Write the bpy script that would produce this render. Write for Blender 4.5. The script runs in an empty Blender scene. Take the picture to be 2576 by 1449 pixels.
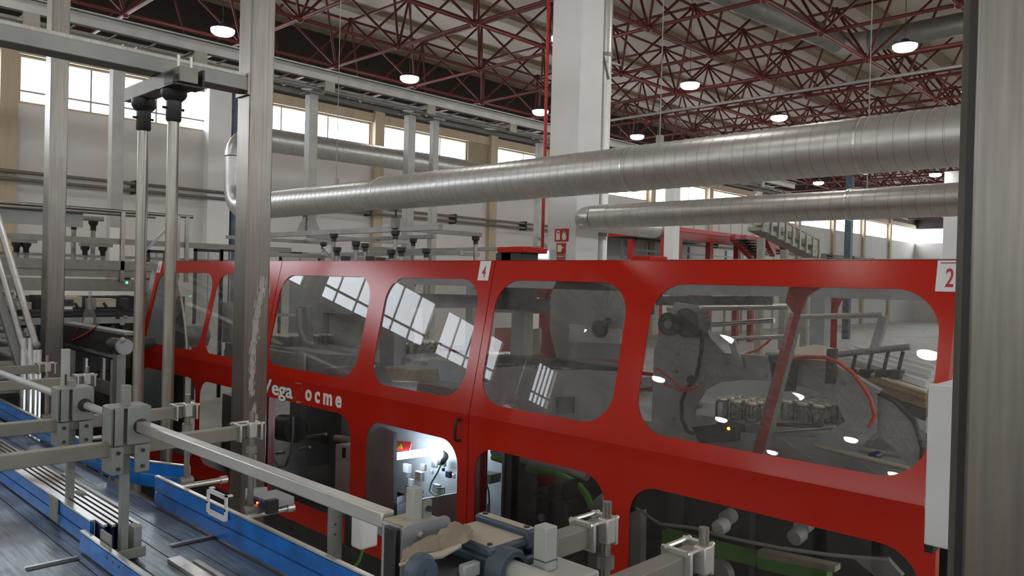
import bpy, bmesh, math, random
from mathutils import Vector, Matrix
random.seed(7)
C = bpy.context.scene.collection
sc = bpy.context.scene

# ------------------------------------------------------------------ camera
W_, H_ = 2576.0, 1449.0
FPX = 1984.0
YAW, PIT, ROL = math.radians(45.67), math.radians(-0.4455), math.radians(1.431)
EYE = Vector((0, 0, 2.2))
FW = Vector((math.sin(YAW)*math.cos(PIT), math.cos(YAW)*math.cos(PIT), math.sin(PIT)))
_r0 = Vector((math.cos(YAW), -math.sin(YAW), 0)); _u0 = _r0.cross(FW)
RT = _r0*math.cos(ROL) + _u0*math.sin(ROL)
UP = -_r0*math.sin(ROL) + _u0*math.cos(ROL)
cd = bpy.data.cameras.new('camera'); cam = bpy.data.objects.new('camera', cd); C.objects.link(cam)
cd.sensor_width = 36.0; cd.lens = 36.0*FPX/W_; cd.clip_end = 300
M = Matrix.Identity(4)
for i in range(3):
    M[i][0], M[i][1], M[i][2], M[i][3] = RT[i], UP[i], -FW[i], EYE[i]
cam.matrix_world = M
sc.camera = cam

# ------------------------------------------------------------------ world, exposure
w = bpy.data.worlds.new('overcast_sky'); sc.world = w; w.use_nodes = True
bg = w.node_tree.nodes['Background']; bg.inputs[0].default_value = (0.93, 0.97, 1.0, 1); bg.inputs[1].default_value = 5.5
sc.view_settings.view_transform = 'Standard'; sc.view_settings.look = 'None'
sc.view_settings.exposure = 0.8; sc.view_settings.gamma = 1.0
sc.view_settings.use_curve_mapping = False
LAMP_W = 25.0          # radiance of the high bay lenses
try:
    sc.cycles.use_denoising = True
    sc.cycles.max_bounces = 8; sc.cycles.transparent_max_bounces = 24
    sc.cycles.caustics_reflective = False; sc.cycles.caustics_refractive = False
    sc.cycles.sample_clamp_indirect = 4.0
except Exception: pass

def P(px, py, x=None, y=None, z=None):
    """point where the sight line through a measured photo point meets a plane of the hall"""
    v = FW + RT*((px-1288)/FPX) - UP*((py-724.5)/FPX)
    if x is not None: t = (x-EYE.x)/v.x
    elif y is not None: t = (y-EYE.y)/v.y
    else: t = (z-EYE.z)/v.z
    return EYE + v*t

# ------------------------------------------------------------------ materials
def mat(name, col, rough=0.5, metal=0.0, var=0.12, scale=6.0, stretch=(1, 1, 1), bump=0.0, bscale=40.0, emit=0.0, coat=0.0, dirt=None, dirt_amt=0.4, dscale=1.5):
    m = bpy.data.materials.new(name); m.use_nodes = True
    nt = m.node_tree; N = nt.nodes; L = nt.links
    b = N['Principled BSDF']
    b.inputs['Roughness'].default_value = rough; b.inputs['Metallic'].default_value = metal
    if coat: b.inputs['Coat Weight'].default_value = coat; b.inputs['Coat Roughness'].default_value = 0.12
    tc = N.new('ShaderNodeTexCoord'); mp = N.new('ShaderNodeMapping'); mp.inputs['Scale'].default_value = stretch
    L.new(tc.outputs['Object'], mp.inputs['Vector'])
    nz = N.new('ShaderNodeTexNoise'); nz.inputs['Scale'].default_value = scale; nz.inputs['Detail'].default_value = 5
    L.new(mp.outputs[0], nz.inputs['Vector'])
    cr = N.new('ShaderNodeValToRGB'); e = cr.color_ramp.elements
    e[0].position = 0.3; e[1].position = 0.7
    e[0].color = tuple(c*(1-var) for c in col)+(1,); e[1].color = tuple(min(1, c*(1+var)) for c in col)+(1,)
    L.new(nz.outputs['Fac'], cr.inputs['Fac'])
    out = cr.outputs['Color']
    if dirt:
        n2 = N.new('ShaderNodeTexNoise'); n2.inputs['Scale'].default_value = dscale; n2.inputs['Detail'].default_value = 7
        L.new(tc.outputs['Object'], n2.inputs['Vector'])
        r2 = N.new('ShaderNodeValToRGB'); r2.color_ramp.elements[0].position = 0.45; r2.color_ramp.elements[1].position = 0.72
        r2.color_ramp.elements[1].color = (dirt_amt,)*3+(1,)
        L.new(n2.outputs['Fac'], r2.inputs['Fac'])
        mx = N.new('ShaderNodeMix'); mx.data_type = 'RGBA'
        L.new(r2.outputs['Color'], mx.inputs[0]); L.new(out, mx.inputs[6]); mx.inputs[7].default_value = dirt+(1,)
        out = mx.outputs[2]
    L.new(out, b.inputs['Base Color'])
    if bump:
        n3 = N.new('ShaderNodeTexNoise'); n3.inputs['Scale'].default_value = bscale
        L.new(mp.outputs[0], n3.inputs['Vector'])
        bp = N.new('ShaderNodeBump'); bp.inputs['Strength'].default_value = bump; bp.inputs['Distance'].default_value = 0.01
        L.new(n3.outputs['Fac'], bp.inputs['Height']); L.new(bp.outputs[0], b.inputs['Normal'])
    if emit:
        b.inputs['Emission Color'].default_value = tuple(col)+(1,); b.inputs['Emission Strength'].default_value = emit
    return m

def glass_mat(name, tint, ior=1.5, rough=0.01, haze=0.0):
    m = bpy.data.materials.new(name); m.use_nodes = True
    nt = m.node_tree; N = nt.nodes; L = nt.links; N.clear()
    o = N.new('ShaderNodeOutputMaterial'); t = N.new('ShaderNodeBsdfTransparent'); t.inputs[0].default_value = tint+(1,)
    g = N.new('ShaderNodeBsdfGlossy'); g.inputs['Roughness'].default_value = rough
    fr = N.new('ShaderNodeFresnel'); fr.inputs[0].default_value = ior
    mx = N.new('ShaderNodeMixShader'); L.new(fr.outputs[0], mx.inputs[0]); L.new(t.outputs[0], mx.inputs[1]); L.new(g.outputs[0], mx.inputs[2])
    last = mx.outputs[0]
    if haze:
        d = N.new('ShaderNodeBsdfDiffuse'); d.inputs[0].default_value = (0.6, 0.6, 0.58, 1)
        tc = N.new('ShaderNodeTexCoord'); nz = N.new('ShaderNodeTexNoise'); nz.inputs['Scale'].default_value = 5; nz.inputs['Detail'].default_value = 8
        L.new(tc.outputs['Object'], nz.inputs['Vector'])
        ml = N.new('ShaderNodeMath'); ml.operation = 'MULTIPLY'; ml.inputs[1].default_value = haze*2
        L.new(nz.outputs['Fac'], ml.inputs[0])
        m2 = N.new('ShaderNodeMixShader'); L.new(ml.outputs[0], m2.inputs[0]); L.new(last, m2.inputs[1]); L.new(d.outputs[0], m2.inputs[2])
        last = m2.outputs[0]
    L.new(last, o.inputs[0])
    return m

def lamp_mat(name, col, s):
    m = bpy.data.materials.new(name); m.use_nodes = True
    N = m.node_tree.nodes; L = m.node_tree.links; N.clear()
    o = N.new('ShaderNodeOutputMaterial'); e = N.new('ShaderNodeEmission'); e.inputs[0].default_value = col+(1,); e.inputs[1].default_value = s
    L.new(e.outputs[0], o.inputs[0]); return m

m_wall = mat('wall_paint', (0.62, 0.60, 0.58), 0.8, var=0.05, scale=0.7)
m_wallshade = mat('fascia_painted_shade', (0.045, 0.036, 0.034), 0.8)  # shade under the roof, put into the colour of the upper walls
m_beige = mat('beige_pilaster', (0.46, 0.38, 0.27), 0.75, var=0.1, scale=2, stretch=(3, 3, 0.4))
m_whitecol = mat('white_column', (0.74, 0.74, 0.73), 0.6, var=0.04, scale=1.5)
m_floor = mat('concrete_floor', (0.42, 0.40, 0.37), 0.5, var=0.2, scale=1.2)
m_roof = mat('roof_panel', (0.54, 0.495, 0.42), 0.8, var=0.12, scale=0.5)
m_purlin = mat('purlin', (0.30, 0.25, 0.175), 0.8, var=0.1)
m_redtruss = mat('truss_red', (0.125, 0.018, 0.014), 0.5, var=0.15)
m_steel = mat('stainless_post', (0.25, 0.232, 0.21), 0.34, 0.85, var=0.16, scale=14, stretch=(6, 6, 0.25), bump=0.05, dirt=(0.16, 0.122, 0.105), dirt_amt=0.55, dscale=2.0)
m_steel2 = mat('stainless_tube', (0.31, 0.29, 0.26), 0.32, 0.8, var=0.15, scale=20, stretch=(4, 4, 0.3), dirt=(0.16, 0.13, 0.10), dirt_amt=0.35)
m_bright = mat('bright_steel', (0.72, 0.71, 0.68), 0.28, 0.85, var=0.08, scale=30)
m_galv = mat('galvanised', (0.56, 0.555, 0.53), 0.36, 0.7, var=0.07, scale=9)
m_galvdull = mat('galvanised_dull', (0.27, 0.275, 0.265), 0.5, 0.55, var=0.12, scale=5)
m_galvgrey = mat('galvanised_beam', (0.35, 0.35, 0.33), 0.5, 0.35, var=0.12, scale=4)
m_alu = mat('dusty_aluminium', (0.25, 0.24, 0.21), 0.5, 0.3, var=0.12, scale=12, dirt=(0.30, 0.265, 0.205), dirt_amt=0.5, dscale=5)
m_grey = mat('grey_paint', (0.23, 0.245, 0.235), 0.5, 0.1, var=0.12, scale=10, dirt=(0.36, 0.33, 0.27), dirt_amt=0.35, dscale=9)
m_greylt = mat('light_grey_paint', (0.40, 0.41, 0.39), 0.5, 0.1, var=0.1, scale=8)
m_machgrey = mat('machine_grey', (0.37, 0.385, 0.405), 0.5, 0.2, var=0.12, scale=5, dirt=(0.2, 0.19, 0.17), dirt_amt=0.25, dscale=4)
m_machdark = mat('machine_dark', (0.035, 0.036, 0.038), 0.5, 0.2, var=0.3, scale=6)
m_red = mat('red_enamel', (0.47, 0.017, 0.007), 0.16, 0.0, var=0.04, scale=2)
m_red.node_tree.nodes['Principled BSDF'].inputs['Specular IOR Level'].default_value = 0.3
m_reddk = mat('dark_red_enamel', (0.28, 0.02, 0.016), 0.4)
m_blue = mat('blue_plastic', (0.004, 0.16, 0.60), 0.32, var=0.2, scale=14, dirt=(0.004, 0.03, 0.12), dirt_amt=0.4, dscale=9)
m_navy = mat('navy_plastic', (0.006, 0.022, 0.09), 0.35, var=0.2)
m_belt = mat('belt_chain', (0.245, 0.305, 0.345), 0.28, 0.5, var=0.5, scale=7, stretch=(16, 0.6, 1), bump=0.12, bscale=9, dirt=(0.06, 0.075, 0.10), dirt_amt=0.8, dscale=5)
m_black = mat('black_plastic', (0.015, 0.015, 0.016), 0.4, var=0.2)
m_gear = mat('gearbox_bluegrey', (0.05, 0.08, 0.115), 0.42, 0.1, var=0.25, scale=9, dirt=(0.15, 0.145, 0.13), dirt_amt=0.4, dscale=7)
m_dust = mat('dusty_top', (0.42, 0.38, 0.31), 0.8, var=0.12, scale=12)
m_white = mat('white_plastic', (0.72, 0.73, 0.74), 0.4, var=0.04)
m_whitebox = mat('white_enamel', (0.66, 0.69, 0.71), 0.4, var=0.03)
m_card = mat('cardboard', (0.36, 0.25, 0.14), 0.8, var=0.15, scale=20)
m_cardwhite = mat('white_cardboard', (0.70, 0.64, 0.53), 0.8, var=0.06)
m_paper = mat('brown_paper', (0.27, 0.22, 0.17), 0.75, var=0.2, scale=12, bump=0.3)
m_green = mat('green_guard', (0.09, 0.30, 0.05), 0.5, var=0.25)
m_redhose = mat('red_hose', (0.6, 0.06, 0.03), 0.35)
m_pink = mat('pink_mat', (0.42, 0.26, 0.28), 0.6, var=0.25, scale=60)
m_yellow = mat('yellow_print', (0.7, 0.45, 0.02), 0.5)
m_signred = mat('sign_red', (0.45, 0.012, 0.012), 0.4, var=0.04)
m_signcream = mat('sign_cream', (0.78, 0.74, 0.58), 0.5, var=0.04)
m_print = mat('print_red', (0.45, 0.02, 0.04), 0.5, var=0.03)
m_letter = mat('letter_white', (0.85, 0.84, 0.83), 0.45, var=0.02)
m_letteredge = mat('letter_dark_edge', (0.02, 0.02, 0.05), 0.5)
m_faded = mat('faded_print', (0.46, 0.13, 0.12), 0.5, var=0.1)
m_tin = mat('tin_lid', (0.88, 0.84, 0.72), 0.25, 0.55, var=0.08)
m_jar = glass_mat('jar_glass', (0.86, 0.88, 0.86), 1.5, 0.05, haze=0.14)
m_pane = glass_mat('guard_pane', (0.90, 0.91, 0.91), 1.55, 0.005, haze=0.06)
m_panelow = glass_mat('guard_pane_low', (0.88, 0.89, 0.88), 1.42, 0.005, haze=0.008)
m_winpane = glass_mat('window_glass', (0.97, 0.98, 1.0), 1.03, 0.05)
m_lens = lamp_mat('lamp_lens', (1.0, 0.96, 0.89), LAMP_W)
m_led = lamp_mat('led_tube', (0.72, 0.86, 1.0), 40.0)
m_amber = lamp_mat('amber_led', (1.0, 0.45, 0.03), 6.0)
m_redled = lamp_mat('red_led', (1.0, 0.08, 0.02), 5.0)
m_greenled = lamp_mat('green_led', (0.05, 0.9, 0.2), 2.0)
m_screen = lamp_mat('lit_display', (0.75, 0.88, 1.0), 1.6)
m_bluebin = mat('blue_crate', (0.05, 0.15, 0.4), 0.5)

m_seam = mat('duct_seam', (0.20, 0.195, 0.18), 0.5, 0.4)
m_bag = glass_mat('clear_film', (0.92, 0.93, 0.93), 1.4, 0.15, haze=0.18)
m_teal = mat('teal_paint', (0.05, 0.085, 0.095), 0.5)
m_pipe = mat('brown_pipe', (0.15, 0.135, 0.115), 0.5)
m_flange = mat('dark_stained_flange', (0.11, 0.10, 0.088), 0.5, 0.3, var=0.3, scale=12, stretch=(3, 3, .3))
# ------------------------------------------------------------------ mesh builder
class MB:
    def __init__(s): s.v = []; s.f = []
    def add(s, vs, fs):
        n = len(s.v); s.v += [tuple(q) for q in vs]; s.f += [tuple(i+n for i in f) for f in fs]; return s
    def box(s, x0, x1, y0, y1, z0, z1):
        x0, x1 = min(x0, x1), max(x0, x1); y0, y1 = min(y0, y1), max(y0, y1); z0, z1 = min(z0, z1), max(z0, z1)
        return s.add([(x0,y0,z0),(x1,y0,z0),(x1,y1,z0),(x0,y1,z0),(x0,y0,z1),(x1,y0,z1),(x1,y1,z1),(x0,y1,z1)],
                     [(3,2,1,0),(4,5,6,7),(0,1,5,4),(1,2,6,5),(2,3,7,6),(3,0,4,7)])
    def bar(s, p, q, w, h, up=(0, 0, 1)):
        p = Vector(p); q = Vector(q); d = (q-p).normalized(); up = Vector(up)
        if abs(d.dot(up)) > 0.98: up = Vector((0, 1, 0))
        a = d.cross(up).normalized(); b = a.cross(d).normalized()
        vs = []
        for c in (p, q):
            for i, j in ((-1,-1),(1,-1),(1,1),(-1,1)): vs.append(c + a*(i*w/2) + b*(j*h/2))
        return s.add(vs, [(0,1,2,3),(7,6,5,4),(0,4,5,1),(1,5,6,2),(2,6,7,3),(3,7,4,0)])
    def cyl(s, p, q, r, n=16, r2=None, caps=True):
        p = Vector(p); q = Vector(q); r2 = r if r2 is None else r2
        d = (q-p).normalized(); a = d.orthogonal().normalized(); b = d.cross(a)
        vs = []
        for c, rr in ((p, r), (q, r2)):
            for k in range(n):
                t = 2*math.pi*k/n; vs.append(c + a*(rr*math.cos(t)) + b*(rr*math.sin(t)))
        fs = [(k, (k+1) % n, n+(k+1) % n, n+k) for k in range(n)]
        if caps: fs += [tuple(range(n-1, -1, -1)), tuple(range(n, 2*n))]
        return s.add(vs, fs)
    def tube(s, pts, r, n=8, caps=True):
        pts = [Vector(p) for p in pts]; a = None; vs = []
        rs = r if isinstance(r, (list, tuple)) else [r]*len(pts)
        for i, p in enumerate(pts):
            d = (pts[min(i+1, len(pts)-1)]-pts[max(i-1, 0)]).normalized()
            a = d.orthogonal().normalized() if a is None else (a-d*a.dot(d)).normalized()
            b = d.cross(a)
            for k in range(n):
                t = 2*math.pi*k/n; vs.append(p + a*(rs[i]*math.cos(t)) + b*(rs[i]*math.sin(t)))
        fs = []
        for i in range(len(pts)-1):
            for k in range(n): fs.append((i*n+k, i*n+(k+1) % n, (i+1)*n+(k+1) % n, (i+1)*n+k))
        if caps: fs += [tuple(range(n-1, -1, -1)), tuple(range((len(pts)-1)*n, len(pts)*n))]
        return s.add(vs, fs)
    def prism(s, poly, vec):
        poly = [Vector(p) for p in poly]; vec = Vector(vec); n = len(poly)
        return s.add(poly+[p+vec for p in poly], [tuple(range(n-1, -1, -1)), tuple(range(n, 2*n))]+[(k, (k+1) % n, n+(k+1) % n, n+k) for k in range(n)])
    def ball(s, c, r, nu=10, nv=6):
        c = Vector(c); vs = [c+Vector((0, 0, r))]
        for j in range(1, nv):
            t = math.pi*j/nv
            for k in range(nu):
                q = 2*math.pi*k/nu; vs.append(c+Vector((r*math.sin(t)*math.cos(q), r*math.sin(t)*math.sin(q), r*math.cos(t))))
        vs.append(c-Vector((0, 0, r))); fs = []
        for k in range(nu): fs.append((0, 1+k, 1+(k+1) % nu))
        for j in range(nv-2):
            for k in range(nu): fs.append((1+j*nu+k, 1+(j+1)*nu+k, 1+(j+1)*nu+(k+1) % nu, 1+j*nu+(k+1) % nu))
        b = 1+(nv-2)*nu
        for k in range(nu): fs.append((b+k, len(vs)-1, b+(k+1) % nu))
        return s.add(vs, fs)
    def lathe(s, c, prof, n=20, axis=(0, 0, 1)):
        c = Vector(c); ax = Vector(axis).normalized(); a = ax.orthogonal().normalized(); b = ax.cross(a); vs = []
        for (r, h) in prof:
            for k in range(n):
                t = 2*math.pi*k/n; vs.append(c+ax*h+a*(r*math.cos(t))+b*(r*math.sin(t)))
        fs = []
        for i in range(len(prof)-1):
            for k in range(n): fs.append((i*n+k, i*n+(k+1) % n, (i+1)*n+(k+1) % n, (i+1)*n+k))
        if prof[0][0] > 1e-5: fs.append(tuple(range(n-1, -1, -1)))
        if prof[-1][0] > 1e-5: fs.append(tuple(range((len(prof)-1)*n, len(prof)*n)))
        return s.add(vs, fs)
    def mesh(s, me, fn):
        n = len(s.v); s.v += [tuple(fn(v.co)) for v in me.vertices]; s.f += [tuple(i+n for i in p.vertices) for p in me.polygons]; return s

ORG = {}
def build(name, mb, m, parent=None, loc=None, bevel=0.0, smooth=True, fix=False, seg=2):
    if parent is not None: o0 = ORG[parent.name]
    elif loc is not None: o0 = Vector(loc)
    else:
        xs, ys, zs = zip(*mb.v); o0 = Vector(((min(xs)+max(xs))/2, (min(ys)+max(ys))/2, min(zs)))
    me = bpy.data.meshes.new(name)
    me.from_pydata([tuple(Vector(v)-o0) for v in mb.v], [], mb.f)
    bm = bmesh.new(); bm.from_mesh(me)
    if fix: bmesh.ops.recalc_face_normals(bm, faces=bm.faces)
    else: bmesh.ops.recalc_face_normals(bm, faces=bm.faces)
    bm.to_mesh(me); bm.free()
    if smooth: me.shade_smooth(); me.set_sharp_from_angle(angle=math.radians(38))
    if isinstance(m, (list, tuple)):
        for k in m: me.materials.append(k)
    else: me.materials.append(m)
    o = bpy.data.objects.new(name, me); C.objects.link(o)
    if parent is None: o.location = o0
    else: o.parent = parent
    ORG[o.name] = o0
    if bevel:
        b = o.modifiers.new('bevel', 'BEVEL'); b.width = bevel; b.segments = seg; b.limit_method = 'ANGLE'; b.angle_limit = math.radians(40)
    return o
def tag(o, label, cat, group=None):
    o['label'] = label; o['category'] = cat
    if group: o['group'] = group
    return o
def thing(name, label, cat, loc, group=None):
    o = bpy.data.objects.new(name, None); C.objects.link(o); o.location = loc; o.empty_display_size = 0.1
    ORG[o.name] = Vector(loc); return tag(o, label, cat, group)
def struct(name, mb, m, **k):
    o = build(name, mb, m, **k); o['kind'] = 'structure'; return o
def dup(root, loc, label=None, par=None):
    c = root.copy(); C.objects.link(c)
    if par is not None: c.parent = par
    else: c.location = loc; ORG[c.name] = Vector(loc)
    if label: c['label'] = label
    for ch in root.children: dup(ch, None, None, c)
    return c
def B(*a): return MB().box(*a)

dg = None
def plate2d(outline, holes=(), thick=0.004):
    """flat sheet with holes; returns a mesh in (u, v, w)"""
    cu = bpy.data.curves.new('sheet', 'CURVE'); cu.dimensions = '2D'; cu.fill_mode = 'BOTH'; cu.extrude = thick/2
    for poly in [outline]+list(holes):
        sp = cu.splines.new('POLY'); sp.points.add(len(poly)-1)
        for i, q in enumerate(poly): sp.points[i].co = (q[0], q[1], 0, 1)
        sp.use_cyclic_u = True
    o = bpy.data.objects.new('sheet', cu); C.objects.link(o)
    me = bpy.data.meshes.new_from_object(o.evaluated_get(bpy.context.evaluated_depsgraph_get()))
    bpy.data.objects.remove(o); bpy.data.curves.remove(cu); return me
def text2d(body, size, thick=0.002, bold=0.0, sx=1.0, shear=0.0):
    cu = bpy.data.curves.new('lettering', 'FONT'); cu.body = body; cu.size = size; cu.extrude = thick/2; cu.offset = bold; cu.shear = shear; cu.resolution_u = 4
    cu.align_x = 'LEFT'
    o = bpy.data.objects.new('lettering', cu); C.objects.link(o)
    me = bpy.data.meshes.new_from_object(o.evaluated_get(bpy.context.evaluated_depsgraph_get()))
    bpy.data.objects.remove(o); bpy.data.curves.remove(cu)
    for v in me.vertices: v.co.x *= sx
    return me
def rrect(u0, u1, v0, v1, r, n=7, skew=0.0):
    pts = []
    for cx, cy, a0 in ((u1-r, v1-r, 0), (u0+r, v1-r, 90), (u0+r, v0+r, 180), (u1-r, v0+r, 270)):
        for k in range(n+1):
            a = math.radians(a0+90*k/n); pts.append((cx+r*math.cos(a), cy+r*math.sin(a)))
    return pts

# ================================================================== SETTING
X0, X1, Y0, Y1, ZR = -32.0, 64.0, -14.0, 20.0, 9.35
struct('floor', B(X0-.3, X1+.3, Y0-.3, Y1+.3, -0.2, 0), m_floor)
ceil_ = struct('ceiling', B(X0-.3, X1+.3, Y0-.3, Y1+.3, ZR, ZR+0.25), m_roof)
for j in range(14):
    yy = -12.4+2.5*j
    build('purlin', B(X0, X1, yy-0.17, yy+0.17, ZR-0.13, ZR), m_purlin, ceil_)
ZW0, ZW1 = 5.87, 6.95
wn = struct('wall_north', MB().box(-0.2, X1, Y1, Y1+.3, 0, ZW0).box(X0, -0.2, Y1, Y1+.3, 0, 5.35).box(X0, -16.7, Y1, Y1+.3, 5.35, ZW1), m_wall)
build('upper_wall', B(X0, X1, Y1, Y1+.3, ZW1, ZR), m_wallshade, wn)
build('window_head', B(X0, X1, Y1-0.08, Y1, ZW1, ZW1+0.28), m_beige, wn)
pil = [4.57+4.9*k for k in range(-7, 12)]
for k, xp in enumerate(pil):
    if abs(xp-9.47) < .1 or abs(xp-38.87) < .1:
        build('white_pilaster', B(xp-0.50, xp+0.10, Y1-0.25, Y1+.3, 0, 7.3), m_whitecol, wn); build('downpipe', MB().cyl((xp+.25, Y1-.14, 0), (xp+.25, Y1-.14, 7.3), .10, 14), m_gear, wn)
    else:
        build('pilaster', B(xp-0.17, xp+0.17, Y1-0.16, Y1+.28, 0, 7.3), m_beige, wn)
for k in range(len(pil)-1):
    a, b = pil[k]+0.2, pil[k+1]-0.2
    if k == 9:
        build('infill_panel', B(18.15, b+.05, Y1-.02, Y1+.2, ZW0, ZW1), m_purlin, wn); b = 18.15
    if b < -16: continue
    a = max(a, -16.7)
    low = b < 0; zs = 5.35 if low else ZW0
    wo = MB()
    wo.box(a, b, Y1+0.05, Y1+.13, zs, zs+0.06).box(a, b, Y1+.05, Y1+.13, ZW1-.05, ZW1)
    wo.box(a, a+.06, Y1+.05, Y1+.13, zs+.06, ZW1-.05).box(b-.06, b, Y1+.05, Y1+.13, zs+.06, ZW1-.05)
    win = struct('window_%d' % (k+1), wo, m_beige)
    n = 6 if low else 3
    for q in range(1, n):
        xm = a+(b-a)*q/n
        build('mullion', B(xm-.02, xm+.02, Y1+.06, Y1+.12, zs+.06, ZW1-.05), m_greylt, win)
    if k <= 7: build('transom', B(a+.06, b-.06, Y1+.05, Y1+.10, zs+(.38 if low else .27), zs+(.45 if low else .31)), m_galvdull, win)
    for q in range(n):
        xa, xb = a+(b-a)*q/n, a+(b-a)*(q+1)/n
        build('pane', B(xa+.025, xb-.025, Y1+.085, Y1+.09, zs+.06, ZW1-.05), m_winpane, win)
def strip_wall(name, f):
    o = struct(name, f(0, ZW0), m_wall)
    build('upper_wall', f(ZW1, ZR), m_wallshade, o)
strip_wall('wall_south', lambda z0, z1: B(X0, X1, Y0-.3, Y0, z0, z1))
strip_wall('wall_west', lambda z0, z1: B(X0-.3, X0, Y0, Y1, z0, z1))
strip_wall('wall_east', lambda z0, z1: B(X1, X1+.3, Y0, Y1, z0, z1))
# long pipes on the wall
zt = P(0, 428, y=19.75).z
for nm, dz, lab in (('wall_pipe', 0.0, 'long brown pipe running along the white wall under the windows, upper one'), ('wall_pipe', -0.16, 'second brown pipe just below the upper wall pipe')):
    o = thing(nm, lab, 'pipe', (20, 19.75, zt+dz))
    mb = MB()
    mb.cyl((X0+1, 19.72, zt+dz), (X1-1, 19.72, zt+dz), 0.042, 10); build('run', mb, m_pipe, o)
    for k in range(24):
        xx = -20+3.4*k
        build('clip', B(xx-.03, xx+.03, 19.66, 20.0, zt+dz-.08, zt+dz+.08), m_machdark, o)
zl = P(46, 637, y=19.8).z
tag(build('cable_conduit', MB().cyl((X0+1, 19.7, zl), (30, 19.7, zl), 0.03, 8), m_galvdull), 'thin grey conduit low on the white wall behind the walkway', 'conduit')

# ================================================================== ROOF TRUSS
tr = thing('space_frame', 'dark red tubular space frame carrying the beige roof', 'truss', (16, 4, 7.3))
MX, MY, ZB, ZT = 2.47, 2.5, 7.4, 9.1
bn = lambda i, j: Vector((10.8+MX*i, 14.3+MY*j, ZB))
tn = lambda i, j: Vector((10.8+MX*(i+.5), 14.3+MY*(j+.5), ZT))
rods = []; nodes = []
I0, I1, J0, J1 = -16, 20, -10, 2
for i in range(I0, I1+1):
    for j in range(J0, J1+1):
        b0 = bn(i, j); nodes.append(b0)
        if i < I1: rods.append((b0, bn(i+1, j), 0.040, 'bottom_chord'))
        if j < J1: rods.append((b0, bn(i, j+1), 0.040, 'bottom_chord'))
        if i < I1 and j < J1:
            t0 = tn(i, j); nodes.append(t0)
            if i < I1-1: rods.append((t0, tn(i+1, j), 0.036, 'top_chord'))
            if j < J1-1: rods.append((t0, tn(i, j+1), 0.036, 'top_chord'))
            for a, c in ((0, 0), (1, 0), (0, 1), (1, 1)): rods.append((bn(i+a, j+c), t0, 0.030, 'diagonal'))
def seen(p):
    d = p-EYE; D = d.dot(FW)
    if D < 1: return 0
    u, v = d.dot(RT)/D*FPX+1288, 724.5-d.dot(UP)/D*FPX
    return D if (-100 < u < 2430 and -150 < v < 560) else 0
def score(r):
    m_ = (r[0]+r[1])/2; D = seen(m_)
    return (r[1]-r[0]).length*r[2]/(D*D) if D else 0
rods.sort(key=score, reverse=True)
unit = bpy.data.meshes.new('truss_rod'); ub = MB().cyl((0, 0, 0), (0, 0, 1), 1, 8)
unit.from_pydata(ub.v, [], ub.f); unit.materials.append(m_redtruss); unit.shade_smooth(); unit.set_sharp_from_angle(angle=0.8)
rest = MB()
cnt = {'bottom_chord': 0, 'top_chord': 0, 'diagonal': 0}
for k, (p, q, r, nm) in enumerate(rods):
    if k < 330 and cnt[nm] < 290:
        cnt[nm] += 1
        o = bpy.data.objects.new(nm, unit); C.objects.link(o); o.parent = tr
        d = q-p
        o.matrix_basis = Matrix.Translation(p-ORG[tr.name]) @ d.to_track_quat('Z', 'Y').to_matrix().to_4x4() @ Matrix.Diagonal((r, r, d.length, 1))
    else: rest.cyl(p, q, r, 6, caps=False)
for n_ in nodes: rest.ball(n_, 0.085, 8, 5)
o = build('far_rods', rest, m_redtruss, tr); o['kind'] = 'stuff'
# ================================================================== LAMPS
def make_lamp(x, y, label):
    z = 7.2
    t = thing('high_bay_lamp', label, 'lamp', (x, y, z), 'high bay lamps under the roof truss')
    build('housing', MB().lathe((x, y, z), [(0.237, 0.0), (0.24, 0.01), (0.235, 0.03), (0.10, 0.06), (0.07, 0.12), (0.02, 0.14)], 16), m_machdark, t)
    build('lens', MB().lathe((x, y, z), [(0.0, -0.12), (0.11, -0.118), (0.18, -0.10), (0.225, -0.06), (0.235, 0.0)], 16), m_lens, t)
    build('hanger', MB().cyl((x, y, z+.13), (x, y, ZR+.01), 0.008, 6), m_steel, t)
    return t
LX = [7.33+4.82*k for k in range(-7, 8)]; LY = [15.6, 10.6, 5.6, 0.6, -4.4, -9.4]
vis = {(7, 0): 'round white lamp over the left aisle, between the two tall steel posts', (8, 0): 'round white lamp above the grey overhead bridge, left of the white column',
       (9, 0): 'round white lamp whose glow touches the left edge of the white column', (10, 0): 'round white lamp just above the big duct, right of the zinc drainpipe',
       (9, 1): 'white lamp beside the thin wire holding the big duct', (10, 1): 'round white lamp in the middle of the truss, right of the hanging wire',
       (9, 2): 'largest white lamp, high up under the dull roof duct', (13, 1): 'small distant lamp in the gap between the two long ducts',
       (14, 1): 'small distant lamp between the ducts, against the right steel post', (8, 1): 'white lamp hidden behind the upper end of the white column',
       (11, 0): 'lamp behind the big duct, first of the far row beyond the drainpipe', (11, 1): 'lamp hidden behind the top of the big duct near the right post',
       (12, 0): 'lamp of the far row behind the big duct, second one', (12, 1): 'lamp behind the lower half of the big duct near the right post',
       (13, 0): 'lamp of the far row behind the big duct, third one', (14, 0): 'last lamp of the far row, just above the thinner duct', (10, 2): 'lamp hidden behind the right steel post'}
proto = None
for i, x in enumerate(LX):
    for j, y in enumerate(LY):
        lab = vis.get((i, j), 'round white high bay lamp of the hall beyond the picture edge')
        if proto is None: proto = make_lamp(x, y, lab)
        else: dup(proto, (x, y, 7.2), lab)

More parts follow.
